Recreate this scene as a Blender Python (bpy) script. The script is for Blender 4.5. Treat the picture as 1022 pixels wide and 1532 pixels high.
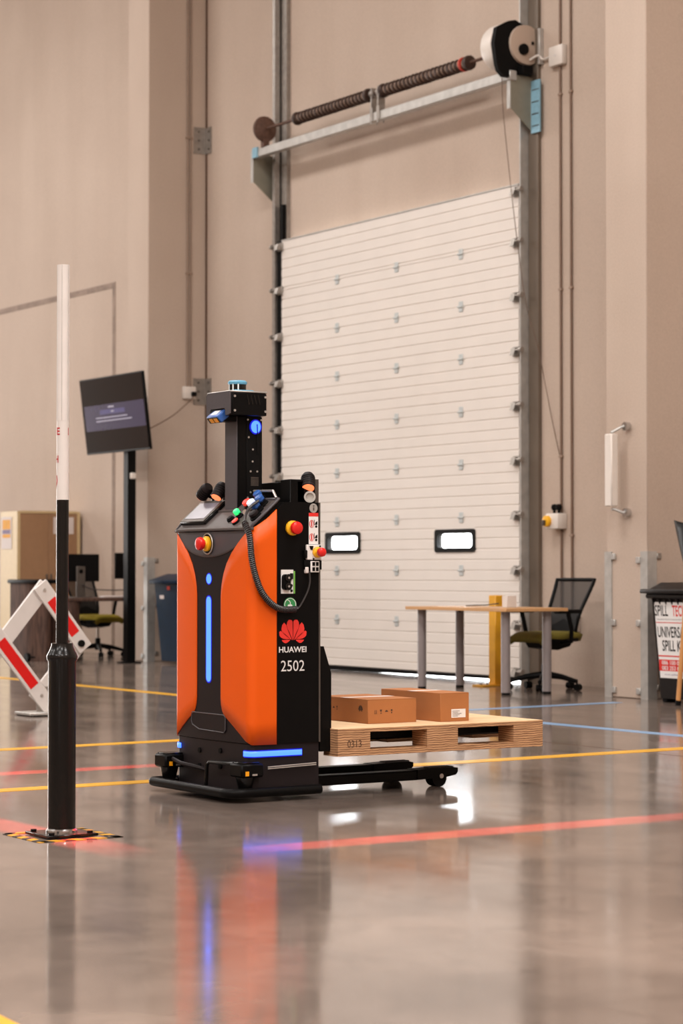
import bpy, bmesh, math, random
from mathutils import Vector, Matrix
random.seed(7)
for o in list(bpy.data.objects): bpy.data.objects.remove(o)
S = bpy.context.scene
COL = S.collection
PI = math.pi

# ------------------------------------------------------------------ camera
cam = bpy.data.cameras.new('camera')
cam.sensor_fit = 'VERTICAL'; cam.sensor_height = 36.0; cam.lens = 3350 / 1532 * 36.0
cam.clip_end = 200
cam.dof.use_dof = True; cam.dof.focus_distance = 9.9; cam.dof.aperture_fstop = 4.5
co = bpy.data.objects.new('camera', cam); COL.objects.link(co)
co.location = (0, 0, 1.01)
co.rotation_euler = (math.radians(90 + 1.522), 0, math.radians(57.305))
S.camera = co

# ------------------------------------------------------------------ light and exposure
w = bpy.data.worlds.new('world'); S.world = w; w.use_nodes = True
bg = w.node_tree.nodes['Background']
bg.inputs['Color'].default_value = (0.93, 0.97, 1.0, 1); bg.inputs['Strength'].default_value = 20.0
vs = S.view_settings
vs.view_transform = 'Standard'; vs.look = 'None'; vs.gamma = 1.0; vs.use_curve_mapping = False
vs.exposure = 0.11

def area(name, loc, rot, sx, sy, power, color):
    l = bpy.data.lights.new(name, 'AREA'); l.shape = 'RECTANGLE'; l.size = sx; l.size_y = sy
    l.energy = power; l.color = color
    o = bpy.data.objects.new(name, l); COL.objects.link(o); o.location = loc; o.rotation_euler = rot
    return o
WARM = (1.0, 0.955, 0.92)
# rows of high-bay ceiling luminaires; columns nearest the camera are added fill lights
for x, pw in ((-34, 330), (-24, 330), (-14, 330), (-4, 480), (3.5, 520)):
    for y, k in ((-10, 1.35), (-2, 1.25), (6, 1.35)):
        area('high_bay_and_fill_light', (x, y, 10.6), (0, 0, 0), 3.6, 1.6, pw * k, WARM)
# daylight of the open loading door at the far end of the hall
area('open_door_daylight', (-41.6, 7.8, 3.0), (0, math.radians(-90), 0), 5.6, 7.0, 1300, (1.0, 0.97, 0.94))


# ------------------------------------------------------------------ materials
def lin(c):
    c = c / 255.0
    return c / 12.92 if c <= 0.04045 else ((c + 0.055) / 1.055) ** 2.4
def rgb(t): return (lin(t[0]), lin(t[1]), lin(t[2]), 1)
MATS = {}
def M(name, col, rough=0.5, metal=0.0, var=0.08, scale=14.0, bump=0.0, emit=0.0, spec=0.5, stretch=(1, 1, 1), coat=0.0, alpha=None, ecol=None):
    m = bpy.data.materials.new(name); m.use_nodes = True
    nt = m.node_tree; b = nt.nodes['Principled BSDF']
    c = rgb(col)
    tc = nt.nodes.new('ShaderNodeTexCoord'); mp = nt.nodes.new('ShaderNodeMapping')
    mp.inputs['Scale'].default_value = stretch
    nz = nt.nodes.new('ShaderNodeTexNoise'); nz.inputs['Scale'].default_value = scale; nz.inputs['Detail'].default_value = 5
    rp = nt.nodes.new('ShaderNodeValToRGB')
    rp.color_ramp.elements[0].position = 0.3; rp.color_ramp.elements[1].position = 0.7
    rp.color_ramp.elements[0].color = (c[0] * (1 - var), c[1] * (1 - var), c[2] * (1 - var), 1)
    rp.color_ramp.elements[1].color = (min(1, c[0] * (1 + var)), min(1, c[1] * (1 + var)), min(1, c[2] * (1 + var)), 1)
    L = nt.links.new
    L(tc.outputs['Object'], mp.inputs['Vector']); L(mp.outputs['Vector'], nz.inputs['Vector'])
    L(nz.outputs['Fac'], rp.inputs['Fac']); L(rp.outputs['Color'], b.inputs['Base Color'])
    b.inputs['Roughness'].default_value = rough; b.inputs['Metallic'].default_value = metal
    b.inputs['Specular IOR Level'].default_value = spec; b.inputs['Coat Weight'].default_value = coat
    if bump:
        bp = nt.nodes.new('ShaderNodeBump'); bp.inputs['Strength'].default_value = bump; bp.inputs['Distance'].default_value = 0.004
        L(nz.outputs['Fac'], bp.inputs['Height']); L(bp.outputs['Normal'], b.inputs['Normal'])
    if emit:
        b.inputs['Emission Color'].default_value = ecol if ecol else c; b.inputs['Emission Strength'].default_value = emit
    if alpha is not None: b.inputs['Alpha'].default_value = alpha
    MATS[name] = m
    return m

def concrete_wall():
    m = bpy.data.materials.new('concrete_wall'); m.use_nodes = True; nt = m.node_tree; N = nt.nodes; L = nt.links.new
    b = N['Principled BSDF']; tc = N.new('ShaderNodeTexCoord')
    def noise(scale, det, st):
        mp = N.new('ShaderNodeMapping'); mp.inputs['Scale'].default_value = st
        n = N.new('ShaderNodeTexNoise'); n.inputs['Scale'].default_value = scale; n.inputs['Detail'].default_value = det
        L(tc.outputs['Object'], mp.inputs['Vector']); L(mp.outputs['Vector'], n.inputs['Vector']); return n
    n1 = noise(0.45, 4, (1, 1, 1)); n2 = noise(1.6, 5, (1, 1, 0.12)); n3 = noise(60, 3, (1, 1, 1))
    r1 = N.new('ShaderNodeValToRGB'); e = r1.color_ramp.elements
    e[0].position = 0.3; e[0].color = rgb((184, 166, 152)); e[1].position = 0.7; e[1].color = rgb((197, 180, 166))
    L(n1.outputs['Fac'], r1.inputs['Fac'])
    r2 = N.new('ShaderNodeValToRGB'); e = r2.color_ramp.elements
    e[0].position = 0.25; e[0].color = (0.86, 0.84, 0.82, 1); e[1].position = 0.55; e[1].color = (1, 1, 1, 1)
    L(n2.outputs['Fac'], r2.inputs['Fac'])
    mx = N.new('ShaderNodeMix'); mx.data_type = 'RGBA'; mx.blend_type = 'MULTIPLY'; mx.inputs[0].default_value = 0.55
    L(r1.outputs['Color'], mx.inputs[6]); L(r2.outputs['Color'], mx.inputs[7])
    mx2 = N.new('ShaderNodeMix'); mx2.data_type = 'RGBA'; mx2.blend_type = 'OVERLAY'; mx2.inputs[0].default_value = 0.10
    L(mx.outputs[2], mx2.inputs[6]); L(n3.outputs['Fac'], mx2.inputs[7])
    L(mx2.outputs[2], b.inputs['Base Color'])
    b.inputs['Roughness'].default_value = 0.85; b.inputs['Specular IOR Level'].default_value = 0.25
    bp = N.new('ShaderNodeBump'); bp.inputs['Strength'].default_value = 0.15; bp.inputs['Distance'].default_value = 0.004
    L(n3.outputs['Fac'], bp.inputs['Height']); L(bp.outputs['Normal'], b.inputs['Normal'])
    MATS['wall'] = m
concrete_wall()

def polished_floor():
    m = bpy.data.materials.new('polished_concrete'); m.use_nodes = True; nt = m.node_tree; N = nt.nodes; L = nt.links.new
    b = N['Principled BSDF']; tc = N.new('ShaderNodeTexCoord')
    def noise(scale, det, st=(1, 1, 1), dist=0.0):
        mp = N.new('ShaderNodeMapping'); mp.inputs['Scale'].default_value = st
        n = N.new('ShaderNodeTexNoise'); n.inputs['Scale'].default_value = scale; n.inputs['Detail'].default_value = det
        n.inputs['Distortion'].default_value = dist
        L(tc.outputs['Object'], mp.inputs['Vector']); L(mp.outputs['Vector'], n.inputs['Vector']); return n
    n1 = noise(0.9, 7, (1, 1, 1), 0.6); n2 = noise(5.0, 8, (1, 1, 1), 1.0); n3 = noise(2.2, 6, (0.5, 1.6, 1), 0.5)
    r1 = N.new('ShaderNodeValToRGB'); e = r1.color_ramp.elements
    e[0].position = 0.32; e[0].color = rgb((97, 86, 79)); e[1].position = 0.68; e[1].color = rgb((134, 119, 109))
    L(n1.outputs['Fac'], r1.inputs['Fac'])
    mx = N.new('ShaderNodeMix'); mx.data_type = 'RGBA'; mx.blend_type = 'OVERLAY'; mx.inputs[0].default_value = 0.35
    L(r1.outputs['Color'], mx.inputs[6]); L(n2.outputs['Fac'], mx.inputs[7]); L(mx.outputs[2], b.inputs['Base Color'])
    rr = N.new('ShaderNodeMapRange'); rr.inputs['From Min'].default_value = 0.3; rr.inputs['From Max'].default_value = 0.7
    rr.inputs['To Min'].default_value = 0.08; rr.inputs['To Max'].default_value = 0.15
    L(n3.outputs['Fac'], rr.inputs['Value']); L(rr.outputs['Result'], b.inputs['Roughness'])
    b.inputs['Specular IOR Level'].default_value = 0.40
    bp = N.new('ShaderNodeBump'); bp.inputs['Strength'].default_value = 0.02; bp.inputs['Distance'].default_value = 0.01
    L(n3.outputs['Fac'], bp.inputs['Height']); L(bp.outputs['Normal'], b.inputs['Normal'])
    MATS['floor'] = m
polished_floor()

def plywood(name, c0, c1, axis_scale):
    m = bpy.data.materials.new(name); m.use_nodes = True; nt = m.node_tree; N = nt.nodes; L = nt.links.new
    b = N['Principled BSDF']; tc = N.new('ShaderNodeTexCoord'); mp = N.new('ShaderNodeMapping'); mp.inputs['Scale'].default_value = axis_scale
    n = N.new('ShaderNodeTexNoise'); n.inputs['Scale'].default_value = 6; n.inputs['Detail'].default_value = 6; n.inputs['Distortion'].default_value = 0.3
    r = N.new('ShaderNodeValToRGB'); e = r.color_ramp.elements
    e[0].position = 0.36; e[0].color = rgb(c0); e[1].position = 0.6; e[1].color = rgb(c1)
    L(tc.outputs['Object'], mp.inputs['Vector']); L(mp.outputs['Vector'], n.inputs['Vector']); L(n.outputs['Fac'], r.inputs['Fac'])
    L(r.outputs['Color'], b.inputs['Base Color']); b.inputs['Roughness'].default_value = 0.7
    MATS[name] = m
def ply_layers():
    m = bpy.data.materials.new('ply_edge'); m.use_nodes = True; nt = m.node_tree; N = nt.nodes; L = nt.links.new
    b = N['Principled BSDF']; tc = N.new('ShaderNodeTexCoord')
    wv = N.new('ShaderNodeTexWave'); wv.wave_type = 'BANDS'; wv.bands_direction = 'Z'; wv.inputs['Scale'].default_value = 30.0
    wv.inputs['Distortion'].default_value = 4.5; wv.inputs['Detail'].default_value = 3; wv.inputs['Detail Scale'].default_value = 0.5
    mp = N.new('ShaderNodeMapping'); mp.inputs['Scale'].default_value = (2, 2, 30)
    nz = N.new('ShaderNodeTexNoise'); nz.inputs['Scale'].default_value = 5; nz.inputs['Detail'].default_value = 6
    L(tc.outputs['Object'], wv.inputs['Vector']); L(tc.outputs['Object'], mp.inputs['Vector']); L(mp.outputs['Vector'], nz.inputs['Vector'])
    r = N.new('ShaderNodeValToRGB'); e = r.color_ramp.elements
    e[0].position = 0.05; e[0].color = rgb((120, 80, 52)); e[1].position = 0.38; e[1].color = rgb((198, 152, 110))
    r2 = N.new('ShaderNodeValToRGB'); e = r2.color_ramp.elements
    e[0].position = 0.35; e[0].color = (0.55, 0.5, 0.46, 1); e[1].position = 0.6; e[1].color = (1, 1, 1, 1)
    L(wv.outputs['Fac'], r.inputs['Fac']); L(nz.outputs['Fac'], r2.inputs['Fac'])
    mx = N.new('ShaderNodeMix'); mx.data_type = 'RGBA'; mx.blend_type = 'MULTIPLY'; mx.inputs[0].default_value = 0.75
    L(r.outputs['Color'], mx.inputs[6]); L(r2.outputs['Color'], mx.inputs[7]); L(mx.outputs[2], b.inputs['Base Color'])
    b.inputs['Roughness'].default_value = 0.75; MATS['ply_edge'] = m
ply_layers()
plywood('ply_top', (206, 170, 128), (222, 190, 150), (5, 0.6, 1))
plywood('walnut', (58, 38, 30), (92, 66, 54), (7, 7, 0.7))

M('door_white', (226, 219, 212), 0.45, var=0.02, scale=3)
M('door_groove', (176, 166, 158), 0.6, var=0.03)
M('white_plastic', (222, 214, 206), 0.4, var=0.02)
M('white_paint', (214, 208, 204), 0.35, var=0.03)
M('galvanised', (158, 152, 146), 0.42, 0.75, var=0.14, scale=18, bump=0.05)
M('galv_light', (186, 184, 180), 0.42, 0.5, var=0.12, scale=12)
M('spring_light', (150, 126, 108), 0.6, 0.2, var=0.1)
M('galv_green', (136, 132, 118), 0.5, 0.2, var=0.08, scale=8)
M('hinge_zinc', (190, 196, 196), 0.5, 0.15, var=0.1)
M('film_blue', (132, 176, 196), 0.3, 0.0, var=0.1, scale=20)
M('steel_dark', (92, 84, 78), 0.5, 0.5, var=0.15)
M('steel_painted', (112, 100, 88), 0.5, 0.3, var=0.12, scale=6, stretch=(1, 1, 0.3))
M('spring_dark', (62, 44, 36), 0.5, 0.4, var=0.2, scale=40)
M('rust', (92, 66, 54), 0.7, 0.2, var=0.25, scale=30)
M('red_paint', (190, 56, 40), 0.5)
M('chrome', (205, 205, 205), 0.2, 1.0, var=0.02)
M('black_gloss', (9, 8, 8), 0.22, var=0.15, spec=0.35)
M('black_satin', (11, 10, 10), 0.42, var=0.12, spec=0.10)
M('black_matte', (10, 9, 9), 0.6, var=0.15, spec=0.12)
M('charcoal', (32, 26, 27), 0.5, var=0.06, scale=200, spec=0.16)
M('grey_satin', (70, 66, 70), 0.4, var=0.05, spec=0.4)
M('head_grey', (70, 66, 70), 0.45, var=0.06, scale=120)
M('console_grey', (78, 71, 69), 0.5, var=0.05, spec=0.25)
M('orange', (222, 86, 4), 0.42, var=0.02, scale=4, spec=0.3)
M('orange_knob', (240, 160, 20), 0.35)
M('red_button', (214, 32, 26), 0.3)
M('yellow_plastic', (240, 178, 20), 0.4)
M('yellow_paint', (222, 160, 24), 0.4, var=0.08, scale=10)
M('line_yellow', (226, 168, 22), 0.3, var=0.12, scale=8)
M('line_blue', (128, 166, 205), 0.3, var=0.12, scale=8)
M('tape_black', (40, 36, 34), 0.4)
M('screw', (190, 186, 182), 0.3, 0.7)
M('led_blue', (20, 40, 120), 0.4, emit=3.0, ecol=(0.045, 0.145, 1.0, 1), var=0.01)
M('led_halo', (4, 6, 60), 0.4, emit=0.55, ecol=(0.0, 0.01, 1.0, 1), var=0.01)  # deep blue emission imitating the glow halo around the blue lights
M('led_orange', (255, 120, 70), 0.4, emit=1.25, ecol=(1.0, 0.22, 0.08, 1), var=0.01)
M('led_green', (40, 230, 110), 0.4, emit=0.9, ecol=(0.03, 0.8, 0.2, 1), var=0.01)
M('led_red', (240, 60, 50), 0.4, emit=0.6, ecol=(0.9, 0.06, 0.04, 1), var=0.01)
M('led_white', (225, 230, 240), 0.4, emit=0.5, ecol=(0.8, 0.85, 1.0, 1), var=0.01)
M('blue_plastic', (42, 88, 160), 0.35)
M('lidar_blue', (96, 160, 190), 0.4)
M('lidar_cream', (222, 224, 222), 0.4)
M('tablet_screen', (128, 124, 134), 0.35, var=0.2, scale=6, spec=0.3)
M('logo_red', (226, 48, 40), 0.5, var=0.12, scale=6)
M('label_white', (226, 224, 222), 0.5, var=0.02)
M('text_white', (214, 212, 210), 0.5, var=0.01)
M('sticker_red', (212, 40, 34), 0.5)
M('sticker_green', (50, 140, 78), 0.5)
M('pcb_green', (110, 176, 70), 0.5)
M('cardboard', (166, 105, 57), 0.8, var=0.05, scale=8)
M('cardboard_ink', (74, 50, 34), 0.8)
M('cabinet_cream', (206, 182, 138), 0.5, var=0.03)
M('cabinet_brown', (158, 122, 90), 0.5, var=0.04)
M('paper', (216, 206, 202), 0.7, var=0.02)
M('poster_orange', (228, 164, 62), 0.7)
M('poster_blue', (128, 116, 146), 0.7)
M('bin_blue', (6, 32, 54), 0.4, var=0.15, spec=0.25)
M('bin_black', (24, 21, 21), 0.35, var=0.12, spec=0.3)
M('mesh_dark', (26, 24, 23), 0.7, alpha=0.8)
M('seat_green', (108, 98, 26), 0.8, var=0.1, scale=60)
M('seat_yellow', (150, 132, 20), 0.8, var=0.1, scale=60)
M('oak', (196, 150, 102), 0.45, var=0.06, scale=5, stretch=(0.5, 6, 6))
M('desk_leg', (136, 128, 128), 0.4, 0.1, var=0.03)
M('red_reflector', (214, 12, 10), 0.35, var=0.04)
M('letter_red', (182, 34, 40), 0.5)
M('tv_screen', (26, 15, 11), 0.15, var=0.3, scale=2.5, spec=0.10)
M('tv_blue', (40, 28, 58), 0.2, spec=0.22, emit=0.02, ecol=(0.35, 0.25, 0.9, 1), var=0.04)
M('tv_blue_light', (66, 58, 104), 0.2, spec=0.22, emit=0.05, ecol=(0.4, 0.4, 1.0, 1))
M('tv_text', (120, 112, 140), 0.3, emit=0.06, ecol=(0.8, 0.8, 1.0, 1))
M('cable_black', (46, 43, 43), 0.35)
M('cable_brown', (96, 74, 58), 0.6)
M('cable_white', (214, 206, 198), 0.5)
M('conduit', (150, 128, 112), 0.5, var=0.06)
M('conduit_dark', (122, 98, 82), 0.5, var=0.06)
M('sealant', (140, 122, 110), 0.85, var=0.22, scale=9)
M('joint_dark', (96, 68, 50), 0.9)
M('wood_handle', (196, 140, 84), 0.5, var=0.08, stretch=(6, 6, 0.6))
M('ceiling', (214, 208, 200), 0.8, var=0.03, scale=1)
M('hall_wall', (184, 164, 148), 0.85, var=0.05, scale=1)
M('apron', (190, 186, 180), 0.8, var=0.06, scale=2)
def glass(name, tint):
    m = bpy.data.materials.new(name); m.use_nodes = True; b = m.node_tree.nodes['Principled BSDF']
    b.inputs['Base Color'].default_value = tint; b.inputs['Roughness'].default_value = 0.02
    b.inputs['Alpha'].default_value = 0.12; b.inputs['Specular IOR Level'].default_value = 0.5
    MATS[name] = m
glass('acrylic', (0.95, 0.97, 1.0, 1))

# ------------------------------------------------------------------ mesh helpers
class MB:
    def __init__(self): self.bm = bmesh.new()
    def box(self, x0, x1, y0, y1, z0, z1, bev=0.0, mat=None, seg=1):
        r = bmesh.ops.create_cube(self.bm, size=1.0)
        vs_ = r['verts']
        T = Matrix.Translation(((x0 + x1) / 2, (y0 + y1) / 2, (z0 + z1) / 2)) @ Matrix.Diagonal((abs(x1 - x0), abs(y1 - y0), abs(z1 - z0), 1))
        bmesh.ops.transform(self.bm, matrix=T, verts=vs_)
        if bev:
            es = list({e for v in vs_ for e in v.link_edges})
            q = bmesh.ops.bevel(self.bm, geom=es, offset=bev, segments=seg, affect='EDGES', profile=0.5)
            vs_ = list({v for f in q['faces'] for v in f.verts} | {v for v in vs_ if v.is_valid})
        if mat is not None: bmesh.ops.transform(self.bm, matrix=mat, verts=vs_)
        return self
    def cyl(self, p0, p1, r0, r1=None, seg=16, caps=True):
        r1 = r0 if r1 is None else r1
        p0, p1 = Vector(p0), Vector(p1); d = (p1 - p0).normalized()
        a = d.orthogonal().normalized(); b = d.cross(a)
        A = []; B = []
        for i in range(seg):
            t = 2 * PI * i / seg; o = a * math.cos(t) + b * math.sin(t)
            A.append(self.bm.verts.new(p0 + o * r0)); B.append(self.bm.verts.new(p1 + o * r1))
        for i in range(seg):
            f = self.bm.faces.new((A[i], A[(i + 1) % seg], B[(i + 1) % seg], B[i])); f.smooth = True
        if caps: self.bm.faces.new(A[::-1]); self.bm.faces.new(B)
        return self
    def lathe(self, prof, c=(0, 0, 0), d=(0, 0, 1), seg=24):
        c = Vector(c); d = Vector(d).normalized(); a = d.orthogonal().normalized(); b = d.cross(a)
        rings = []
        for (r, h) in prof:
            if r < 1e-6: rings.append([self.bm.verts.new(c + d * h)])
            else: rings.append([self.bm.verts.new(c + d * h + (a * math.cos(2 * PI * i / seg) + b * math.sin(2 * PI * i / seg)) * r) for i in range(seg)])
        for k in range(len(rings) - 1):
            A, B = rings[k], rings[k + 1]
            for i in range(seg):
                j = (i + 1) % seg
                if len(A) == 1 and len(B) == 1: continue
                if len(A) == 1: f = self.bm.faces.new((A[0], B[j], B[i]))
                elif len(B) == 1: f = self.bm.faces.new((A[i], A[j], B[0]))
                else: f = self.bm.faces.new((A[i], A[j], B[j], B[i]))
                f.smooth = True
        if len(rings[0]) > 1: self.bm.faces.new(rings[0][::-1])
        if len(rings[-1]) > 1: self.bm.faces.new(rings[-1])
        return self
    def tube(self, pts, r, seg=8, closed=False, smooth=True):
        P = [Vector(p) for p in pts]; n = len(P); rings = []
        prev = None
        for i in range(n):
            if closed: t = P[(i + 1) % n] - P[i - 1]
            else: t = P[min(i + 1, n - 1)] - P[max(i - 1, 0)]
            t.normalize()
            if prev is None: a = t.orthogonal().normalized()
            else:
                a = prev - t * prev.dot(t)
                a = a.normalized() if a.length > 1e-6 else t.orthogonal().normalized()
            prev = a; b = t.cross(a)
            rr = r[i] if isinstance(r, (list, tuple)) else r
            rings.append([self.bm.verts.new(P[i] + (a * math.cos(2 * PI * k / seg) + b * math.sin(2 * PI * k / seg)) * rr) for k in range(seg)])
        m = n if closed else n - 1
        for i in range(m):
            A, B = rings[i], rings[(i + 1) % n]
            for k in range(seg):
                f = self.bm.faces.new((A[k], A[(k + 1) % seg], B[(k + 1) % seg], B[k])); f.smooth = smooth
        if not closed: self.bm.faces.new(rings[0][::-1]); self.bm.faces.new(rings[-1])
        return self
    def prism(self, poly, axis, a, b):
        """poly in the two other axes (in x,y,z order), extruded along axis from a to b"""
        def P(u, v, t): return (t, u, v) if axis == 'x' else ((u, t, v) if axis == 'y' else (u, v, t))
        A = [self.bm.verts.new(P(u, v, a)) for u, v in poly]; B = [self.bm.verts.new(P(u, v, b)) for u, v in poly]
        n = len(poly)
        for i in range(n): self.bm.faces.new((A[i], A[(i + 1) % n], B[(i + 1) % n], B[i]))
        self.bm.faces.new(A[::-1]); self.bm.faces.new(B)
        return self
    def frustum(self, c0, s0, c1, s1):
        """tapered box: centre (x,y,z) and half sizes below and above"""
        V = []
        for c, s in ((c0, s0), (c1, s1)):
            V.append([self.bm.verts.new((c[0] + sx * s[0], c[1] + sy * s[1], c[2])) for sx, sy in ((-1, -1), (1, -1), (1, 1), (-1, 1))])
        A, B = V
        for i in range(4): self.bm.faces.new((A[i], A[(i + 1) % 4], B[(i + 1) % 4], B[i]))
        self.bm.faces.new(A[::-1]); self.bm.faces.new(B); return self
    def grid(self, rows, smooth=True, thick=0.0, nrm=None):
        V = [[self.bm.verts.new(p) for p in r] for r in rows]
        for i in range(len(V) - 1):
            for j in range(len(V[i]) - 1):
                f = self.bm.faces.new((V[i][j], V[i + 1][j], V[i + 1][j + 1], V[i][j + 1])); f.smooth = smooth
        return self
    def xf(self, m): bmesh.ops.transform(self.bm, matrix=m, verts=self.bm.verts); return self
    def build(self, name, mat, parent=None, label=None, off=None, loc=None, autosmooth=False):
        bmesh.ops.remove_doubles(self.bm, verts=self.bm.verts, dist=1e-6)
        bmesh.ops.recalc_face_normals(self.bm, faces=self.bm.faces)
        sh = loc if loc is not None else off
        if sh is not None: bmesh.ops.translate(self.bm, vec=-Vector(sh), verts=self.bm.verts)
        me = bpy.data.meshes.new(name); self.bm.to_mesh(me); self.bm.free()
        me.materials.append(MATS[mat] if isinstance(mat, str) else mat)
        me.set_sharp_from_angle(angle=math.radians(38))
        o = bpy.data.objects.new(name, me); COL.objects.link(o)
        if parent is not None: o.parent = parent
        if loc is not None: o.location = loc
        if label: o['label'] = label
        return o
def solid(o, t, offset=-1):
    md = o.modifiers.new('solid', 'SOLIDIFY'); md.thickness = t; md.offset = offset; return o
def copy_part(o, parent, loc):
    c = o.copy(); COL.objects.link(c); c.parent = parent; c.location = loc; return c
def tag(o, label, cat, group=None):
    o['label'] = label; o['category'] = cat
    if group: o['group'] = group
    return o
def thing(name, label, cat, loc=(0, 0, 0), rz=0, group=None):
    o = bpy.data.objects.new(name, None); COL.objects.link(o); o.empty_display_size = 0.1
    o.location = loc; o.rotation_euler = (0, 0, rz)
    return tag(o, label, cat, group)
def struct(o): o['kind'] = 'structure'; return o
def text_bm(txt, size, bold=0.0, width=None):
    cu = bpy.data.curves.new('t', 'FONT'); cu.body = txt; cu.size = size; cu.offset = bold; cu.align_x = 'CENTER'; cu.align_y = 'CENTER'
    cu.resolution_u = 3
    o = bpy.data.objects.new('t', cu); COL.objects.link(o)
    dg = bpy.context.evaluated_depsgraph_get(); dg.update()
    me = bpy.data.meshes.new_from_object(o.evaluated_get(dg))
    bm = bmesh.new(); bm.from_mesh(me)
    bpy.data.objects.remove(o); bpy.data.curves.remove(cu); bpy.data.meshes.remove(me)
    xs = [v.co.x for v in bm.verts]; ys = [v.co.y for v in bm.verts]
    cx, cy = (min(xs) + max(xs)) / 2, (min(ys) + max(ys)) / 2
    k = 1.0 if width is None else width / (max(xs) - min(xs))
    h = max(ys) - min(ys)
    for v in bm.verts: v.co.x = (v.co.x - cx) * k; v.co.y = v.co.y - cy
    return bm, h
def text_part(txt, width, height, mat, parent, fr, name='lettering', bold=0.0, label=None):
    """fr: 4x4 matrix, x = reading direction, y = up, z = outwards"""
    bm, h = text_bm(txt, 1.0, bold, width)
    for v in bm.verts: v.co.y *= height / h
    mb = MB(); mb.bm.free(); mb.bm = bm; mb.xf(fr)
    return mb.build(name, mat, parent, label)
def frame(o, x, y, z):
    x, y, z = Vector(x).normalized(), Vector(y).normalized(), Vector(z).normalized()
    return Matrix(((x.x, y.x, z.x, o[0]), (x.y, y.y, z.y, o[1]), (x.z, y.z, z.z, o[2]), (0, 0, 0, 1)))
def flat(poly, fr, mb=None):
    mb = mb or MB()
    mb.bm.faces.new([mb.bm.verts.new(fr @ Vector((u, v, 0))) for u, v in poly]); return mb
def rect(fr, x0, x1, y0, y1, name, mat, parent, label=None):
    return flat([(x0, y0), (x1, y0), (x1, y1), (x0, y1)], fr).build(name, mat, parent, label)
def rrect(x0, x1, y0, y1, r, n=5):
    P = []
    for cx, cy, a in ((x1 - r, y0 + r, -90), (x1 - r, y1 - r, 0), (x0 + r, y1 - r, 90), (x0 + r, y0 + r, 180)):
        for i in range(n + 1):
            t = math.radians(a + 90 * i / n); P.append((cx + r * math.cos(t), cy + r * math.sin(t)))
    return P
def smooth_path(P, n=8):
    P = [Vector(p) for p in P]; out = []
    for i in range(len(P) - 1):
        p0, p1, p2, p3 = P[max(i - 1, 0)], P[i], P[i + 1], P[min(i + 2, len(P) - 1)]
        for k in range(n):
            t = k / n
            out.append(0.5 * ((2 * p1) + (p2 - p0) * t + (2 * p0 - 5 * p1 + 4 * p2 - p3) * t * t + (3 * p1 - p0 - 3 * p2 + p3) * t ** 3))
    out.append(P[-1]); return out
def lerp_tab(tab, x):
    if x <= tab[0][0]: return tab[0][1]
    for (a, b), (c, d) in zip(tab, tab[1:]):
        if x <= c: return b + (d - b) * (x - a) / (c - a)
    return tab[-1][1]
# ------------------------------------------------------------------ the setting
WY = 12.49
floor_ = struct(MB().box(-42, 6, -16, WY + 0.25, -0.12, 0).build('floor', 'floor'))
MB().box(-12.6, -6.5, 8.20, 8.208, -0.001, 0.0006).build('saw_cut', 'joint_dark', floor_)
struct(MB().box(-42, 6, WY + 0.25, 30, -0.14, -0.015).build('floor_outside', 'apron'))
DX0, DX1, DZ = -20.42, -16.36, 4.46
wb = MB()
wb.box(-42, DX0, WY, WY + 0.25, 0, 11); wb.box(DX1, 6, WY, WY + 0.25, 0, 11); wb.box(DX0, DX1, WY, WY + 0.25, DZ, 11)
wall_back = struct(wb.build('wall_back', 'wall'))
pl = struct(MB().box(-22.835, -22.334, 11.75, WY, 0, 11, 0.008).build('wall_pillar_left', 'wall'))
pr = struct(MB().box(-14.10, -13.592, 11.60, WY, 0, 11, 0.008).build('wall_pillar_right', 'wall'))
struct(MB().box(-42.3, -42, -16, WY, 0, 11).build('wall_left', 'hall_wall'))
struct(MB().box(6, 6.3, -16, WY, 0, 11).build('wall_right', 'hall_wall'))
struct(MB().box(-42, 6, -16.3, -16, 0, 11).build('wall_front', 'hall_wall'))
struct(MB().box(-42.3, 6.3, -16.3, WY + 0.25, 11, 11.2).build('ceiling', 'ceiling'))
# sealed joints of the bricked-up door opening and the panel joint in the corner
MB().box(-31, -24.60, WY - 0.004, WY, 4.50, 4.57).build('sealant_joint', 'sealant', wall_back)
MB().box(-24.68, -24.60, WY - 0.004, WY, 0, 4.50).build('sealant_joint', 'sealant', wall_back)
MB().box(-22.334, -22.300, WY - 0.003, WY, 0, 11).build('panel_joint', 'joint_dark', wall_back)

# sectional door ---------------------------------------------------------
door = bpy.data.objects.new('door_1', None); COL.objects.link(door); door['kind'] = 'structure'
DL = (-18.4, 12.42, 0); door.location = DL
door['label'] = 'white ribbed sectional overhead door with two small windows'
YF, YB = 12.395, 12.44
PX0, PX1 = -20.50, -16.31
def prof(z0, z1, grooves, cap0=True, cap1=True):
    P = [(YB, z0), (YF + (0.007 if cap0 else 0), z0)]
    if cap0: P.append((YF, z0 + 0.006))
    for g in sorted(grooves):
        if z0 + 0.02 < g < z1 - 0.02: P += [(YF, g - 0.008), (YF + 0.007, g - 0.003), (YF + 0.007, g + 0.003), (YF, g + 0.008)]
    if cap1: P.append((YF, z1 - 0.006))
    P += [(YF + (0.007 if cap1 else 0), z1), (YB, z1)]
    return P
zs = [0.045] + [0.52 + 0.5 * k for k in range(8)] + [4.55]
WIN = [(-19.60, -18.965), (-17.63, -16.995)]
WZ0, WZ1 = 1.205, 1.40
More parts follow.
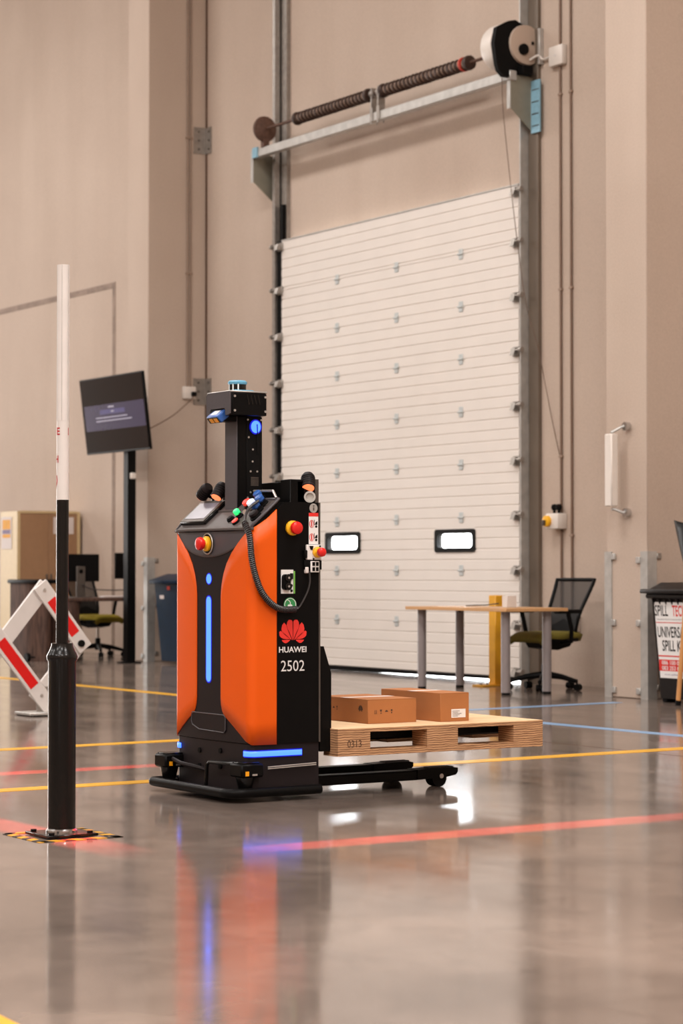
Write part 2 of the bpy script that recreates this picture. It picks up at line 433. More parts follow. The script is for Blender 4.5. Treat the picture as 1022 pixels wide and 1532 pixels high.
for k in range(9):
    z0, z1 = zs[k], zs[k + 1]
    G = [z1 - 0.1 * i for i in range(1, 6)]
    mb = MB()
    if z0 < WZ0 < z1:
        cuts = [PX0, WIN[0][0], WIN[0][1], WIN[1][0], WIN[1][1], PX1]
        for i in range(5):
            if i % 2 == 0: mb.prism(prof(z0, z1, G), 'x', cuts[i], cuts[i + 1])
            else:
                mb.prism(prof(z0, WZ0, G, True, False), 'x', cuts[i], cuts[i + 1])
                mb.prism(prof(WZ1, z1, G, False, True), 'x', cuts[i], cuts[i + 1])
    else: mb.prism(prof(z0, z1, G), 'x', PX0, PX1)
    p = mb.build('door_panel', 'door_white', door, off=DL)
    if z0 < WZ0 < z1:
        for a, b in WIN:
            fr = MB()
            o_ = rrect(a - 0.012, b + 0.012, WZ0 - 0.012, WZ1 + 0.012, 0.03); i_ = rrect(a + 0.035, b - 0.035, WZ0 + 0.03, WZ1 - 0.03, 0.035)
            n = len(o_)
            for y in (YF - 0.012, YB + 0.004):
                A = [fr.bm.verts.new((u, y, v)) for u, v in o_]; B = [fr.bm.verts.new((u, y, v)) for u, v in i_]
                for i in range(n): fr.bm.faces.new((A[i], A[(i + 1) % n], B[(i + 1) % n], B[i]))
                if y < YF: A0, B0 = A, B
            for i in range(n):
                fr.bm.faces.new((A0[i], A0[(i + 1) % n], A[(i + 1) % n], A[i])); fr.bm.faces.new((B0[i], B0[(i + 1) % n], B[(i + 1) % n], B[i]))
            wf = fr.build('window_frame', 'black_satin', p, off=DL)
            MB().box(a + 0.03, b - 0.03, 12.415, 12.419, WZ0 + 0.025, WZ1 - 0.025).build('window_pane', 'acrylic', p, off=DL)
MB().prism([(PX0, 0.001), (-18.7, 0.001), (-18.3, 0.005), (PX1, 0.013), (PX1, 0.046), (PX0, 0.046)], 'y', 12.40, 12.44).build('bottom_seal', 'black_matte', door, off=DL)
MB().box(PX0, PX1, YF - 0.004, YB, 4.55, 4.565).build('top_rail', 'galv_light', door, off=DL)
hm = None
for k in range(1, 9):
    for hx in (-19.39, -18.30, -17.21):
        if hm is None:
            mb = MB(); mb.box(-0.032, 0.032, -0.008, 0, -0.05, 0.05, 0.004); mb.cyl((-0.04, -0.012, 0), (0.04, -0.012, 0), 0.009, seg=8)
            hm = mb.build('hinge', 'hinge_zinc', door); hm.location = Vector((hx, YF, zs[k])) - Vector(DL)
        else: copy_part(hm, door, Vector((hx, YF, zs[k])) - Vector(DL))
rb = {}
for k in range(0, 10):
    for sx, hx in ((1, -20.52), (-1, -16.33)):
        zc = zs[k] if k else 0.09
        if k == 9: zc = 4.49
        if sx not in rb:
            mb = MB(); mb.box(-0.035 * sx, 0.05 * sx, -0.02, 0, -0.045, 0.045, 0.004)
            mb.cyl((-0.12 * sx, -0.045, 0.01), (0.03 * sx, -0.045, 0.01), 0.010, seg=8); mb.cyl((-0.13 * sx, -0.045, 0.01), (-0.10 * sx, -0.045, 0.01), 0.024, seg=12)
            mb.prism([(-0.07, -0.035), (-0.02, -0.035), (-0.02, 0.03), (-0.05, 0.03)], 'x', -0.03 * sx, 0.03 * sx)
            rb[sx] = mb.build('roller_bracket', 'galvanised', door); rb[sx].location = Vector((hx, YF, zc)) - Vector(DL)
        else: copy_part(rb[sx], door, Vector((hx, YF, zc)) - Vector(DL))
# tracks
MB().box(-20.70, -20.665, 12.41, WY, 0, 9).build('track_angle', 'steel_dark', door, off=DL)
mb = MB(); mb.box(-20.655, -20.60, 12.37, 12.43, 0, 9); mb.box(-20.60, -20.48, 12.445, WY, 4.58, 9)
mb.build('door_track', 'galvanised', door, off=DL)
MB().box(-20.60, -20.52, 12.40, WY, 0, 4.56).build('shade_strip', 'black_matte', door, off=DL)  # black strip standing in for the deep shadow between door edge and track
MB().box(-20.535, -20.49, 12.40, 12.44, 4.56, 4.95).build('stop_rubber', 'black_matte', door, off=DL)
mb = MB(); mb.box(-16.315, -16.235, 12.44, WY, 0, 9); mb.box(-16.25, -16.235, 12.36, WY, 0, 9)
mb.build('door_track', 'galv_light', door, off=DL)
mb = MB(); mb.box(-16.235, -16.09, 12.45, WY, 0, 9, 0.004); mb.build('track_angle', 'steel_painted', door, off=DL)

# torsion spring assembly above the door ----------------------------------
SL = (-18.4, WY, 5.5)
sp = thing('torsion_spring_assembly', 'torsion springs on a steel beam above the overhead door', 'door springs', SL)
mb = MB(); mb.box(-20.79, -16.15, 12.18, 12.26, 5.465, 5.555, 0.006); mb.build('support_beam', 'galv_light', sp, off=SL)
MB().box(-20.735, -20.64, 12.165, 12.19, 5.46, 5.57).build('beam_clamp', 'film_blue', sp, off=SL)
def bracket(x, wide, blue):
    mb = MB(); mb.prism([(12.20, 5.53), (12.20, 5.21), (12.23, 5.19), (12.46, 5.00), (WY, 5.00), (WY, 5.51)], 'x', x - 0.006, x)
    b = mb.build('bracket_plate', 'galv_green', sp, off=SL)
    MB().box(x - 0.05, x, 12.192, 12.20, 5.21, 5.53).build('bracket_flange', 'galv_light', b, off=SL)
    if blue:
        f = MB().box(x, x + 0.125, 12.43, 12.445, 5.00, 5.48).build('wall_flange', 'film_blue', b, off=SL)
        for z in (5.06, 5.17, 5.28, 5.39): MB().box(x + 0.015, x + 0.115, 12.426, 12.43, z, z + 0.008).build('bolt_slot', 'steel_dark', b, off=SL)
bracket(-20.763, 0.05, False); bracket(-16.165, 0.05, True)
AY, AZ = 12.20, 5.745
MB().cyl((-20.62, AY, AZ), (-16.20, AY, AZ), 0.016, seg=10).build('shaft', 'rust', sp, off=SL)
def spring(x0, x1, redend):
    mb = MB(); mb.cyl((x0, AY, AZ), (x1, AY, AZ), 0.047, seg=16); c = mb.build('spring', 'spring_light', sp, off=SL)
    turns = int((x1 - x0) / 0.064); pts = []
    n = turns * 14
    for i in range(n + 1):
        t = i / n; a = 2 * PI * turns * t
        pts.append((x0 + (x1 - x0) * t, AY + 0.046 * math.cos(a), AZ + 0.046 * math.sin(a)))
    MB().tube(pts, 0.0195, 6).build('spring_coil', 'spring_dark', c, off=SL)
    for x in (x0 - 0.02, x1 - 0.03):
        MB().lathe([(0.03, 0), (0.067, 0.005), (0.071, 0.02), (0.067, 0.045), (0.03, 0.05)], (x, AY, AZ), (1, 0, 0), 16).build('spring_cone', 'spring_dark', c, off=SL)
    if redend: MB().cyl((x1 - 0.10, AY, AZ), (x1 - 0.075, AY, AZ), 0.068, seg=16).build('red_band', 'red_paint', c, off=SL)
spring(-19.86, -18.50, False); spring(-18.24, -16.80, True)
mb = MB()
for x in (-18.42, -18.30):
    mb.box(x - 0.01, x + 0.01, 12.17, 12.25, 5.555, 5.80); mb.box(x - 0.02, x + 0.03, 12.168, 12.18, 5.47, 5.60)
    mb.cyl((x - 0.03, AY, AZ), (x + 0.03, AY, AZ), 0.04, seg=12)
    for y in (12.17, 12.24): mb.cyl((x, y, 5.44), (x, y, 5.66), 0.008, seg=6)
mb.build('centre_bearing', 'galvanised', sp, off=SL)
mb = MB(); mb.lathe([(0.03, -0.03), (0.10, -0.03), (0.135, -0.02), (0.14, 0.0), (0.135, 0.02), (0.09, 0.035), (0.04, 0.06), (0.02, 0.06)], (-20.53, AY, AZ), (1, 0, 0), 24)
mb.box(-20.56, -20.50, 12.17, 12.24, 5.55, 5.66); mb.build('cable_drum', 'rust', sp, off=SL)
op = thing('door_operator', 'white and black motor unit at the right end of the spring beam', 'motor unit', (-16.2, 12.2, 5.56))
OL = (-16.2, 12.2, 5.56)
mb = MB(); mb.lathe([(0.15, 0), (0.205, 0.02), (0.215, 0.05), (0.215, 0.19)], (-16.40, 12.22, 5.785), (1, 0, 0), 28); cv = mb.build('housing', 'white_plastic', op, off=OL)
mb = MB(); mb.prism([(12.04, 5.60), (12.06, 5.54), (12.12, 5.49), (12.20, 5.49), (12.28, 5.52), (12.44, 5.78), (12.42, 5.92), (12.33, 5.99), (12.25, 6.02), (12.17, 6.0), (12.04, 5.93), (12.01, 5.78)], 'x', -16.21, -16.16); mb.build('back_plate', 'black_matte', op, off=OL)
mb = MB(); mb.lathe([(0.185, 0), (0.18, 0.03), (0.10, 0.035)], (-16.162, 12.36, 5.80), (1, 0, 0), 24); mb.build('gear_cover', 'hall_wall', op, off=OL)
mb = MB(); mb.lathe([(0.05, 0), (0.05, 0.03), (0.03, 0.035)], (-16.13, 12.31, 5.75), (1, 0, 0), 16); mb.cyl((-16.13, 12.42, 5.82), (-16.12, 12.42, 5.82), 0.016, seg=10); mb.build('shaft_end', 'black_matte', op, off=OL)
MB().box(-16.17, -16.09, 12.28, 12.40, 5.52, 5.60, 0.005).build('gearbox', 'black_matte', op, off=OL)
MB().box(-16.08, -16.05, 12.44, WY, 5.62, 5.95, 0.004).build('mounting_strip', 'galv_light', op, off=OL)
tag(MB().tube(smooth_path([(-16.12, 12.38, 5.66), (-16.07, 12.44, 5.70), (-16.03, 12.46, 5.66), (-15.95, 12.46, 5.66), (-15.88, 12.46, 5.68)]), 0.011, 6).build('operator_cable', 'cable_white', loc=(-16.0, 12.46, 5.66)), 'short white cable from the motor unit to the wall box', 'cable')
jb = thing('junction_box', 'white square junction box high on the wall beside the motor unit', 'junction box', (-15.81, WY, 5.65))
MB().box(-0.10, 0.10, -0.06, 0, -0.09, 0.09, 0.012, seg=2).build('box_body', 'white_plastic', jb); MB().cyl((0, -0.06, 0), (0, -0.064, 0), 0.015, seg=10).build('screw_cap', 'white_paint', jb)
tag(MB().tube(smooth_path([(-16.26, 12.17, 5.5), (-16.20, 12.16, 5.0), (-16.12, 12.3, 3.6), (-16.02, 12.40, 3.0), (-15.90, 12.45, 2.4), (-15.80, 12.47, 2.03)]), 0.004, 5).build('pull_cord', 'cable_brown', loc=(-15.80, 12.47, 2.03)), 'thin slack cord hanging from the motor unit along the wall', 'cord')

# conduits, boxes and fittings on the walls --------------------------------
def conduit(name, x, z0, z1, mat, label, clips, gx=0, y=WY, axis='y'):
    t = thing(name, label, 'conduit', (x, y, z0))
    if axis == 'y': p0, p1 = (0, -0.014, 0), (0, -0.014, z1 - z0)
    else: p0, p1 = (0.014, 0, 0), (0.014, 0, z1 - z0)
    MB().cyl(p0, p1, 0.0115, seg=10).build('pipe', mat, t)
    for z in clips:
        mb = MB()
        if axis == 'y': mb.box(-0.022, 0.022, -0.028, 0, z - z0 - 0.012, z - z0 + 0.012, 0.004)
        else: mb.box(0, 0.028, -0.022, 0.022, z - z0 - 0.012, z - z0 + 0.012, 0.004)
        mb.build('saddle_clip', 'conduit', t)
    return t
conduit('conduit', -15.795, 0.62, 9, 'conduit_dark', 'brown conduit running through the isolator switch right of the overhead door', (5.3, 3.54, 2.04))
conduit('conduit', -15.645, 0.62, 9, 'conduit_dark', 'brown conduit farther from the overhead door, right of the isolator switch', (5.3, 3.54, 1.33))
conduit('conduit', -22.334, 3.09, 9, 'conduit', 'left one of the thin conduits above the pillar socket', (5.95, 4.4), y=12.245, axis='x')
conduit('conduit', -22.334, 3.09, 9, 'conduit', 'right one of the thin conduits above the pillar socket', (5.95, 4.4), y=12.285, axis='x')
sk = thing('wall_socket', 'white socket box on the pillar side with black plug', 'socket', (-22.334, 12.26, 3.04))
MB().box(0, 0.05, -0.08, 0.08, -0.07, 0.07, 0.01, seg=2).build('socket_box', 'white_plastic', sk)
MB().box(0.05, 0.10, 0.01, 0.065, -0.045, 0.01, 0.012, seg=2).build('plug', 'black_matte', sk)
tag(MB().tube(smooth_path([(-22.24, 12.29, 3.0), (-22.2, 12.2, 2.93), (-22.15, 11.95, 2.75), (-22.08, 11.6, 2.58), (-22.0, 11.42, 2.52)]), 0.006, 6).build('power_cable', 'cable_brown', loc=(-22.15, 11.9, 2.7)), 'thin brown power cable from pillar socket to television', 'cable')
def angle_bracket(z0, z1, label):
    t = thing('angle_bracket', label, 'bracket', (-22.334, WY, z0), group=None)
    h = z1 - z0
    MB().box(0, 0.010, -0.16, 0, 0, h).build('bracket_leaf', 'galvanised', t); MB().box(0, 0.135, -0.012, 0, 0, h).build('bracket_leaf', 'galvanised', t)
    for z in (0.05, h / 2, h - 0.05):
        MB().cyl((0.01, -0.10, z), (0.018, -0.10, z), 0.012, seg=8).build('bolt', 'steel_dark', t); MB().cyl((0.09, -0.012, z), (0.09, -0.02, z), 0.012, seg=8).build('bolt', 'steel_dark', t)
angle_bracket(5.785, 6.085, 'galvanised corner bracket high up beside the left pillar')
angle_bracket(2.91, 3.21, 'galvanised corner bracket behind the white pillar socket')
sw = thing('isolator_switch', 'white wall switch with yellow rotary knob right of the door', 'switch', (-15.815, WY, 1.46))
MB().box(-0.09, 0.09, -0.11, 0, -0.07, 0.07, 0.012, seg=2).build('switch_box', 'white_plastic', sw)
mb = MB(); mb.lathe([(0.05, 0), (0.05, 0.03), (0.04, 0.035)], (-0.05, -0.11, 0.0), (0, -1, 0), 16); k = mb.build('knob_plate', 'yellow_plastic', sw)
MB().box(-0.06, -0.04, -0.175, -0.14, -0.04, 0.01, 0.004).build('knob', 'steel_dark', k)
for x in (-0.035, 0.03):
    mb = MB(); mb.lathe([(0.0, -0.03), (0.022, -0.025), (0.03, 0), (0.022, 0.025), (0, 0.03)], (x, -0.05, 0.125), (0, 0, 1), 12); mb.cyl((x, -0.05, 0.07), (x, -0.05, 0.11), 0.012, seg=8); mb.build('cable_gland', 'black_matte', sw)
bx_ = thing('socket_box', 'white double socket box low on the wall behind the mesh chair', 'socket', (-15.64, WY, 0.55))
MB().box(-0.13, 0.10, -0.06, 0, -0.075, 0.075, 0.01, seg=2).build('box_body', 'white_plastic', bx_); MB().box(-0.11, 0.08, -0.066, -0.06, -0.055, 0.055, 0.004).build('face_plate', 'white_paint', bx_)

gb = thing('grab_bar', 'white vertical bar held by two brackets on the right pillar', 'wall bar', (-13.83, 11.60, 1.50))
MB().box(-0.10, -0.01, -0.16, -0.09, 0.03, 0.61, 0.008).build('bar', 'white_plastic', gb)
for z, zz in ((0.63, 0.67), (0.012, -0.02)):
    mb = MB(); mb.tube([(-0.055, -0.125, z - 0.01), (-0.05, -0.11, z), (0.0, -0.05, zz), (0.01, 0, zz)], 0.012, 8); br = mb.build('bar_bracket', 'galv_light', gb)
    MB().cyl((0.012, -0.045, zz), (0.012, 0, zz), 0.035, seg=14).build('bracket_knob', 'chrome', br)

def corner_guard(x, y, sx, label):
    t = thing('corner_guard', label, 'corner guard', (x, y, 0))
    MB().box(0, -0.075 * sx, -0.012, 0, 0, 1.17).build('guard_leg', 'galv_light', t)
    MB().box(0, 0.012 * sx, -0.012, 0.085, 0, 1.17).build('guard_leg', 'galv_light', t)
    for z in (1.10 if sx > 0 else 1.13, 0.6, 0.06):
        MB().box(-0.075 * sx, -0.125 * sx, -0.022, 0, z - 0.025, z + 0.025, 0.004).build('fixing_lug', 'galv_light', t)
        if sx > 0: MB().box(0, 0.02, 0.085, 0.13, z + 0.01, z + 0.055, 0.004).build('fixing_lug', 'galvanised', t)
corner_guard(-13.592, 11.60, 1, 'galvanised corner guard on the right pillar beside the black bin')
corner_guard(-14.10, 11.60, -1, 'galvanised corner guard on the left edge of the right pillar')
corner_guard(-22.334, 11.75, 1, 'galvanised corner guard on the left pillar beside the blue bin')

# floor markings -----------------------------------------------------------
def line(name, p0, p1, wd, mat, label):
    a = Vector((p0[0], p0[1], 0)); b = Vector((p1[0], p1[1], 0)); d = (b - a).normalized(); n = Vector((-d.y, d.x, 0)) * wd / 2
    mb = MB(); c = (a + b) / 2
    f = [mb.bm.verts.new(p + Vector((0, 0, z))) for z in (0.0, 0.0015) for p in (a + n, a - n, b - n, b + n)]
    mb.bm.faces.new(f[4:]); 
    for i in range(4): mb.bm.faces.new((f[i], f[(i + 1) % 4], f[4 + (i + 1) % 4], f[4 + i]))
    tag(mb.build(name, mat, loc=c), label, 'floor line')
line('yellow_floor_line', (-9.50, 2.5), (-9.86, 12.0), 0.13, 'line_yellow', 'long yellow floor line passing behind the robot and pallet')
line('yellow_floor_line', (-11.62, 3.2), (-11.93, 8.0), 0.13, 'line_yellow', 'yellow floor line farther back at the left of the robot')
line('yellow_floor_line', (-30, 8.83), (-13.6, 8.77), 0.13, 'line_yellow', 'thin distant yellow floor line in front of the desk and chair')
line('yellow_floor_line', (-5.6, 2.11), (-4.3, 2.025), 0.12, 'line_yellow', 'yellow floor line at the bottom left corner of the picture')
line('blue_floor_line', (-13.24, 9.22), (-13.42, 11.15), 0.11, 'line_blue', 'blue floor line running toward the right pillar')
line('blue_floor_line', (-13.3, 9.215), (-8.5, 9.22), 0.11, 'line_blue', 'blue floor line crossing toward the right edge in front of the bin')
#PART3
# ------------------------------------------------------------------ furniture and things along the wall
def office_chair(label, loc, rz, seatmat, arms=True):
    t = thing('office_chair', label, 'chair', loc, rz)
    for i in range(5):
        a = 2 * PI * i / 5 + 0.35; c, s = math.cos(a), math.sin(a)
        mb = MB(); mb.tube([(0.03 * c, 0.03 * s, 0.13), (0.16 * c, 0.16 * s, 0.115), (0.30 * c, 0.30 * s, 0.08)], [0.03, 0.024, 0.018], 8); lg = mb.build('base_arm', 'black_satin', t)
        mb = MB()
        for o in (-0.016, 0.016): mb.cyl((0.31 * c - s * (o - 0.012), 0.31 * s + c * (o - 0.012), 0.03), (0.31 * c - s * (o + 0.012), 0.31 * s + c * (o + 0.012), 0.03), 0.03, seg=14)
        mb.cyl((0.30 * c, 0.30 * s, 0.03), (0.30 * c, 0.30 * s, 0.09), 0.009, seg=8); mb.build('caster', 'black_matte', lg)
    mb = MB(); mb.cyl((0, 0, 0.08), (0, 0, 0.22), 0.035, 0.03, 14); mb.build('lift_sleeve', 'black_satin', t)
    MB().cyl((0, 0, 0.2), (0, 0, 0.38), 0.018, seg=12).build('gas_lift', 'chrome', t)
    mb = MB(); mb.prism([(-0.14, 0.41), (-0.10, 0.36), (0.06, 0.34), (0.20, 0.37), (0.24, 0.42), (0.2, 0.43), (-0.14, 0.43)], 'x', -0.10, 0.10); mb.build('tilt_mechanism', 'black_matte', t)
    rows = []
    for i in range(9):
        y = -0.24 + 0.48 * i / 8; r = []
        for j in range(9):
            x = -0.235 + 0.47 * j / 8
            k = 1 - max(0, (abs(x) - 0.15) / 0.085) ** 2 * 0.5 - max(0, (-y - 0.12) / 0.12) ** 2 * 0.7
            r.append((x * (1 - 0.08 * abs(y) / 0.24), y, 0.445 + 0.055 * k))
        rows.append(r)
    mb = MB(); mb.grid(rows); st = mb.build('seat', seatmat, t); solid(st, 0.06, -1)
    MB().box(-0.22, 0.22, -0.2, 0.2, 0.415, 0.445, 0.012).build('seat_pan', 'black_matte', t)
    # backrest
    def bp(u, v):   # u -1..1, v 0..1
        wd = 0.17 + 0.06 * v
        return (u * wd, 0.20 + 0.17 * v - 0.05 * math.sin(PI * v) * (1 - v) - 0.03 * (1 - u * u) * 0 + 0.03 * (1 - abs(u)) * 0.4, 0.50 + 0.44 * v)
    pts = [bp(-1, v / 10) for v in range(11)] + [bp(u / 4, 1) for u in range(-3, 4)] + [bp(1, v / 10) for v in range(10, -1, -1)] + [bp(u / 4, 0) for u in range(3, -4, -1)]
    bf = MB().tube(pts, 0.017, 7, closed=True).build('backrest_frame', 'black_satin', t)
    MB().grid([[bp(u / 4, v / 8) for u in range(-4, 5)] for v in range(9)]).build('backrest_mesh', 'mesh_dark', bf)
    MB().tube([bp(0, 0.0), (0, 0.24, 0.46), (0, 0.16, 0.40)], [0.03, 0.035, 0.03], 8).build('back_support', 'black_satin', t)
    MB().grid([[(u * 0.17, 0.19 + 0.06 * v, 0.50 + 0.17 * v) for u in (-1, -0.5, 0, 0.5, 1)] for v in (0, 0.5, 1)]).build('lumbar_pad', 'black_matte', bf)
    if arms:
        for s in (-1, 1):
            MB().tube([(s * 0.16, 0.05, 0.41), (s * 0.27, 0.05, 0.42), (s * 0.285, 0.04, 0.52), (s * 0.285, 0.0, 0.66)], 0.02, 8).build('arm_post', 'black_satin', t)
            MB().box(s * 0.285 - 0.04, s * 0.285 + 0.04, -0.14, 0.12, 0.655, 0.69, 0.014, seg=2).build('arm_pad', 'black_matte', t)
    return t
office_chair('black mesh office chair with green seat behind the light wooden desk', (-15.17, 11.80, 0), 0.10, 'seat_green')
office_chair('black mesh office chair with yellow seat at the dark walnut desk', (-23.98, 11.95, 0), PI / 2 + 0.25, 'seat_yellow')

# light wooden desk
dk = thing('desk', 'light wooden desk with four round grey legs near the overhead door', 'desk', (-15.28, 11.25, 0))
MB().box(-0.73, 0.72, -0.32, 0.32, 0.682, 0.71, 0.003).build('tabletop', 'oak', dk)
for x, y in ((0.58, -0.22), (0.60, 0.19), (-0.62, -0.22), (-0.645, 0.2)):
    lg = MB().cyl((x, y, 0.02), (x, y, 0.682), 0.038, seg=20).build('leg', 'desk_leg', dk)
    MB().cyl((x, y, 0), (x, y, 0.022), 0.036, seg=20).build('foot', 'black_matte', lg)
MB().cyl((0.05, -0.30, 0.67), (0.05, -0.30, 0.682), 0.012, seg=8).build('cable_knob', 'black_matte', dk)
tag(MB().box(-0.035, 0.035, -0.05, 0.05, 0, 0.10, 0.003).build('white_carton', 'white_paint', loc=(0, 0, 0)), 'small white upright carton standing on the light wooden desk', 'box')
bpy.data.objects['white_carton'].location = (-14.98, 11.28, 0.71)
tag(MB().tube(smooth_path([(-0.25, 0, 0.006), (-0.1, 0.02, 0.012), (0.05, -0.01, 0.016), (0.18, 0.03, 0.03)]), 0.005, 6).build('loose_cable', 'cable_black', loc=(0, 0, 0)), 'short dark cable lying on the light wooden desk', 'cable')
bpy.data.objects['loose_cable'].location = (-15.40, 11.32, 0.71)
# yellow guard post
yp = thing('guard_post', 'yellow steel guard post in front of the overhead door', 'guard post', (-15.94, 11.87, 0))
MB().box(-0.05, 0.05, -0.06, 0.06, 0.012, 0.80, 0.006).build('post', 'yellow_paint', yp)
mb = MB(); mb.box(-0.08, 0.08, -0.22, 0.08, 0, 0.014, 0.003); bp_ = mb.build('base_plate', 'yellow_paint', yp)
for y in (-0.18, -0.11): MB().cyl((0, y, 0.014), (0, y, 0.024), 0.012, seg=8).build('bolt', 'steel_dark', bp_)

# spill kit bin
sb = thing('spill_kit_bin', 'black wheeled spill kit bin with white and red front label', 'bin', (-13.075, 11.70, 0))
mb = MB(); mb.frustum((0, 0, 0.03), (0.19, 0.25, 0), (0, 0, 0.83), (0.24, 0.30, 0)); mb.build('bin_body', 'bin_black', sb)
mb = MB(); mb.box(-0.285, 0.285, -0.33, 0.33, 0.80, 0.84, 0.012); mb.build('rim', 'bin_black', sb)
for i in range(7):
    x = -0.21 + 0.07 * i; MB().prism([(-0.325, 0.80), (-0.285, 0.80), (-0.282, 0.73)], 'x', x - 0.006, x + 0.006).build('rim_rib', 'bin_black', sb)
mb = MB(); mb.box(-0.315, 0.315, -0.36, 0.32, 0.84, 0.875, 0.012, seg=2); ld = mb.build('lid', 'bin_black', sb)
mb = MB(); mb.frustum((0, 0, 0.875), (0.27, 0.29, 0), (0, 0.02, 0.925), (0.22, 0.24, 0)); mb.build('lid_dome', 'bin_black', ld)
for x in (-0.14, 0.14): MB().box(x - 0.08, x + 0.08, 0.02, 0.14, 0.92, 0.955, 0.014, seg=2).build('lid_rib', 'bin_black', ld)
mb = MB()
for s in (-1, 1): mb.cyl((s * 0.17, 0.24, 0.1), (s * 0.21, 0.24, 0.1), 0.1, seg=18)
mb.build('wheel', 'black_matte', sb)
for s in (-1, 1): MB().box(s * 0.16 - 0.03, s * 0.16 + 0.03, -0.24, -0.14, 0, 0.035, 0.008).build('foot', 'black_matte', sb)
# label on the tapering front face: x right, y up the face
fy = lambda z: -0.25 - 0.05 * (z - 0.03) / 0.80
up = Vector((0, -0.05, 0.80)).normalized(); nf = Vector((0, -0.80, -0.05)).normalized()
F0 = frame((0, fy(0.19) - 0.003, 0.19), (1, 0, 0), up, nf) @ Matrix.Diagonal((0.80, 1, 1, 1))
def lab(dz=0.001): return F0 @ Matrix.Translation((0, 0, dz))
flat([(-0.225, 0), (0.225, 0), (0.262, 0.585), (-0.262, 0.585)], F0).build('label_sheet', 'label_white', sb, 'white label with black and red print')
def LB(*a, **k): pass
text_part('SPILL', 0.19, 0.085, 'black_matte', sb, lab() @ Matrix.Translation((-0.16, 0.52, 0)), bold=0.01)
text_part('TECH', 0.19, 0.085, 'sticker_red', sb, lab() @ Matrix.Translation((0.09, 0.52, 0)), bold=0.015)
text_part('Specialist Environmental Management', 0.46, 0.012, 'black_matte', sb, lab() @ Matrix.Translation((0, 0.452, 0)))
rect(lab(), -0.25, 0.25, 0.425, 0.431, 'label_rule', 'sticker_red', sb)
text_part('UNIVERSAL', 0.42, 0.085, 'black_matte', sb, lab() @ Matrix.Translation((-0.02, 0.355, 0)), bold=0.012)
text_part('SPILL KIT', 0.34, 0.085, 'black_matte', sb, lab() @ Matrix.Translation((0.0, 0.25, 0)), bold=0.012)
rect(lab(), -0.235, 0.24, 0.165, 0.175, 'label_rule', 'sticker_red', sb)
rect(lab(), -0.23, 0.17, 0.055, 0.142, 'label_block', 'sticker_red', sb)
text_part('086 100 0366', 0.34, 0.032, 'label_white', sb, lab(0.002) @ Matrix.Translation((-0.02, 0.119, 0)), bold=0.012)
text_part('083 253 6618', 0.34, 0.032, 'label_white', sb, lab(0.002) @ Matrix.Translation((-0.02, 0.078, 0)), bold=0.012)
text_part('www.spilltech.co.za', 0.32, 0.018, 'poster_blue', sb, lab() @ Matrix.Translation((0, 0.027, 0)))
# shovel leaning in front of the bin
sv = thing('shovel', 'black bladed shovel with wooden handle leaning at the spill kit bin', 'shovel', (-12.852, 11.26, 0))
hv = MB().tube([(0, 0, 0.0), (0.045, 0.02, 0.55), (0.09, 0.035, 1.08)], 0.018, 10).build('handle', 'wood_handle', sv)
MB().tube([(0, 0, 0.0), (0.006, 0.001, 0.04)], 0.021, 10).build('handle_cap', 'black_matte', sv)
rows = []
for i in range(7):
    v = i / 6; r = []
    for j in range(7):
        u = j / 6 * 2 - 1
        r.append((0.095 + 0.02 * v + u * (0.05 + 0.15 * v ** 0.8), 0.05 - 0.05 * (1 - u * u), 1.04 + 0.33 * v - 0.03 * u * v))
    rows.append(r)
solid(MB().grid(rows).build('blade', 'black_satin', sv), 0.006)

# blue wheeled bin
bb = thing('wheeled_bin', 'dark blue wheeled bin with domed lid by the left pillar', 'bin', (-21.62, 11.93, 0))
mb = MB(); mb.frustum((0, 0, 0.03), (0.21, 0.27, 0), (0, 0, 0.88), (0.27, 0.33, 0)); mb.build('bin_body', 'bin_blue', bb)
MB().box(-0.31, 0.31, -0.38, 0.36, 0.875, 0.92, 0.012, seg=2).build('rim', 'bin_blue', bb)
mb = MB(); mb.frustum((0, 0, 0.92), (0.30, 0.36, 0), (0, 0.05, 0.985), (0.22, 0.24, 0)); l_ = mb.build('lid', 'bin_blue', bb)
MB().tube([(-0.22, 0.33, 0.9), (-0.22, 0.42, 0.96), (0.22, 0.42, 0.96), (0.22, 0.33, 0.9)], 0.016, 8).build('handle', 'bin_blue', bb)
for s in (-1, 1): MB().cyl((s * 0.20, 0.25, 0.1), (s * 0.25, 0.25, 0.1), 0.1, seg=18).build('wheel', 'black_matte', bb)
FB = frame((0, -0.333 + 0.005, 0.80), (1, 0, 0), (0, -0.06, 0.85), (0, -0.85, -0.06))
rect(FB, 0.02, 0.09, 0.01, 0.05, 'sticker', 'red_paint', bb); rect(FB, -0.16, -0.06, -0.09, -0.05, 'emblem', 'paper', bb)
MB().box(-0.03, 0.03, -0.385, -0.37, 0.885, 0.915, 0.004).build('lid_tab', 'bin_blue', bb)

# cream and brown cupboard
cb = thing('storage_cupboard', 'cream metal cupboard with two brown doors and paper notices', 'cupboard', (-25.49, 12.02, 0))
MB().box(-0.50, -0.02, -0.43, 0.43, 0.0, 1.76, 0.004).build('carcass', 'cabinet_cream', cb)
for y0, y1, hy in ((-0.39, -0.002, -0.03), (0.002, 0.39, 0.03)):
    d_ = MB().box(-0.02, 0.0, y0, y1, 0.13, 1.73, 0.003).build('cupboard_door', 'cabinet_brown', cb)
    MB().box(0.0, 0.02, hy - 0.008, hy + 0.008, 0.86, 0.98, 0.003).build('handle', 'steel_dark', d_)
for y in (-0.41, 0.41): MB().box(-0.02, 0.004, y - 0.02, y + 0.02, 0.0, 1.76).build('front_frame', 'cabinet_cream', cb)
for z0, z1 in ((0.0, 0.125), (1.735, 1.765)): MB().box(-0.02, 0.004, -0.39, 0.39, z0, z1).build('front_rail', 'cabinet_cream', cb)
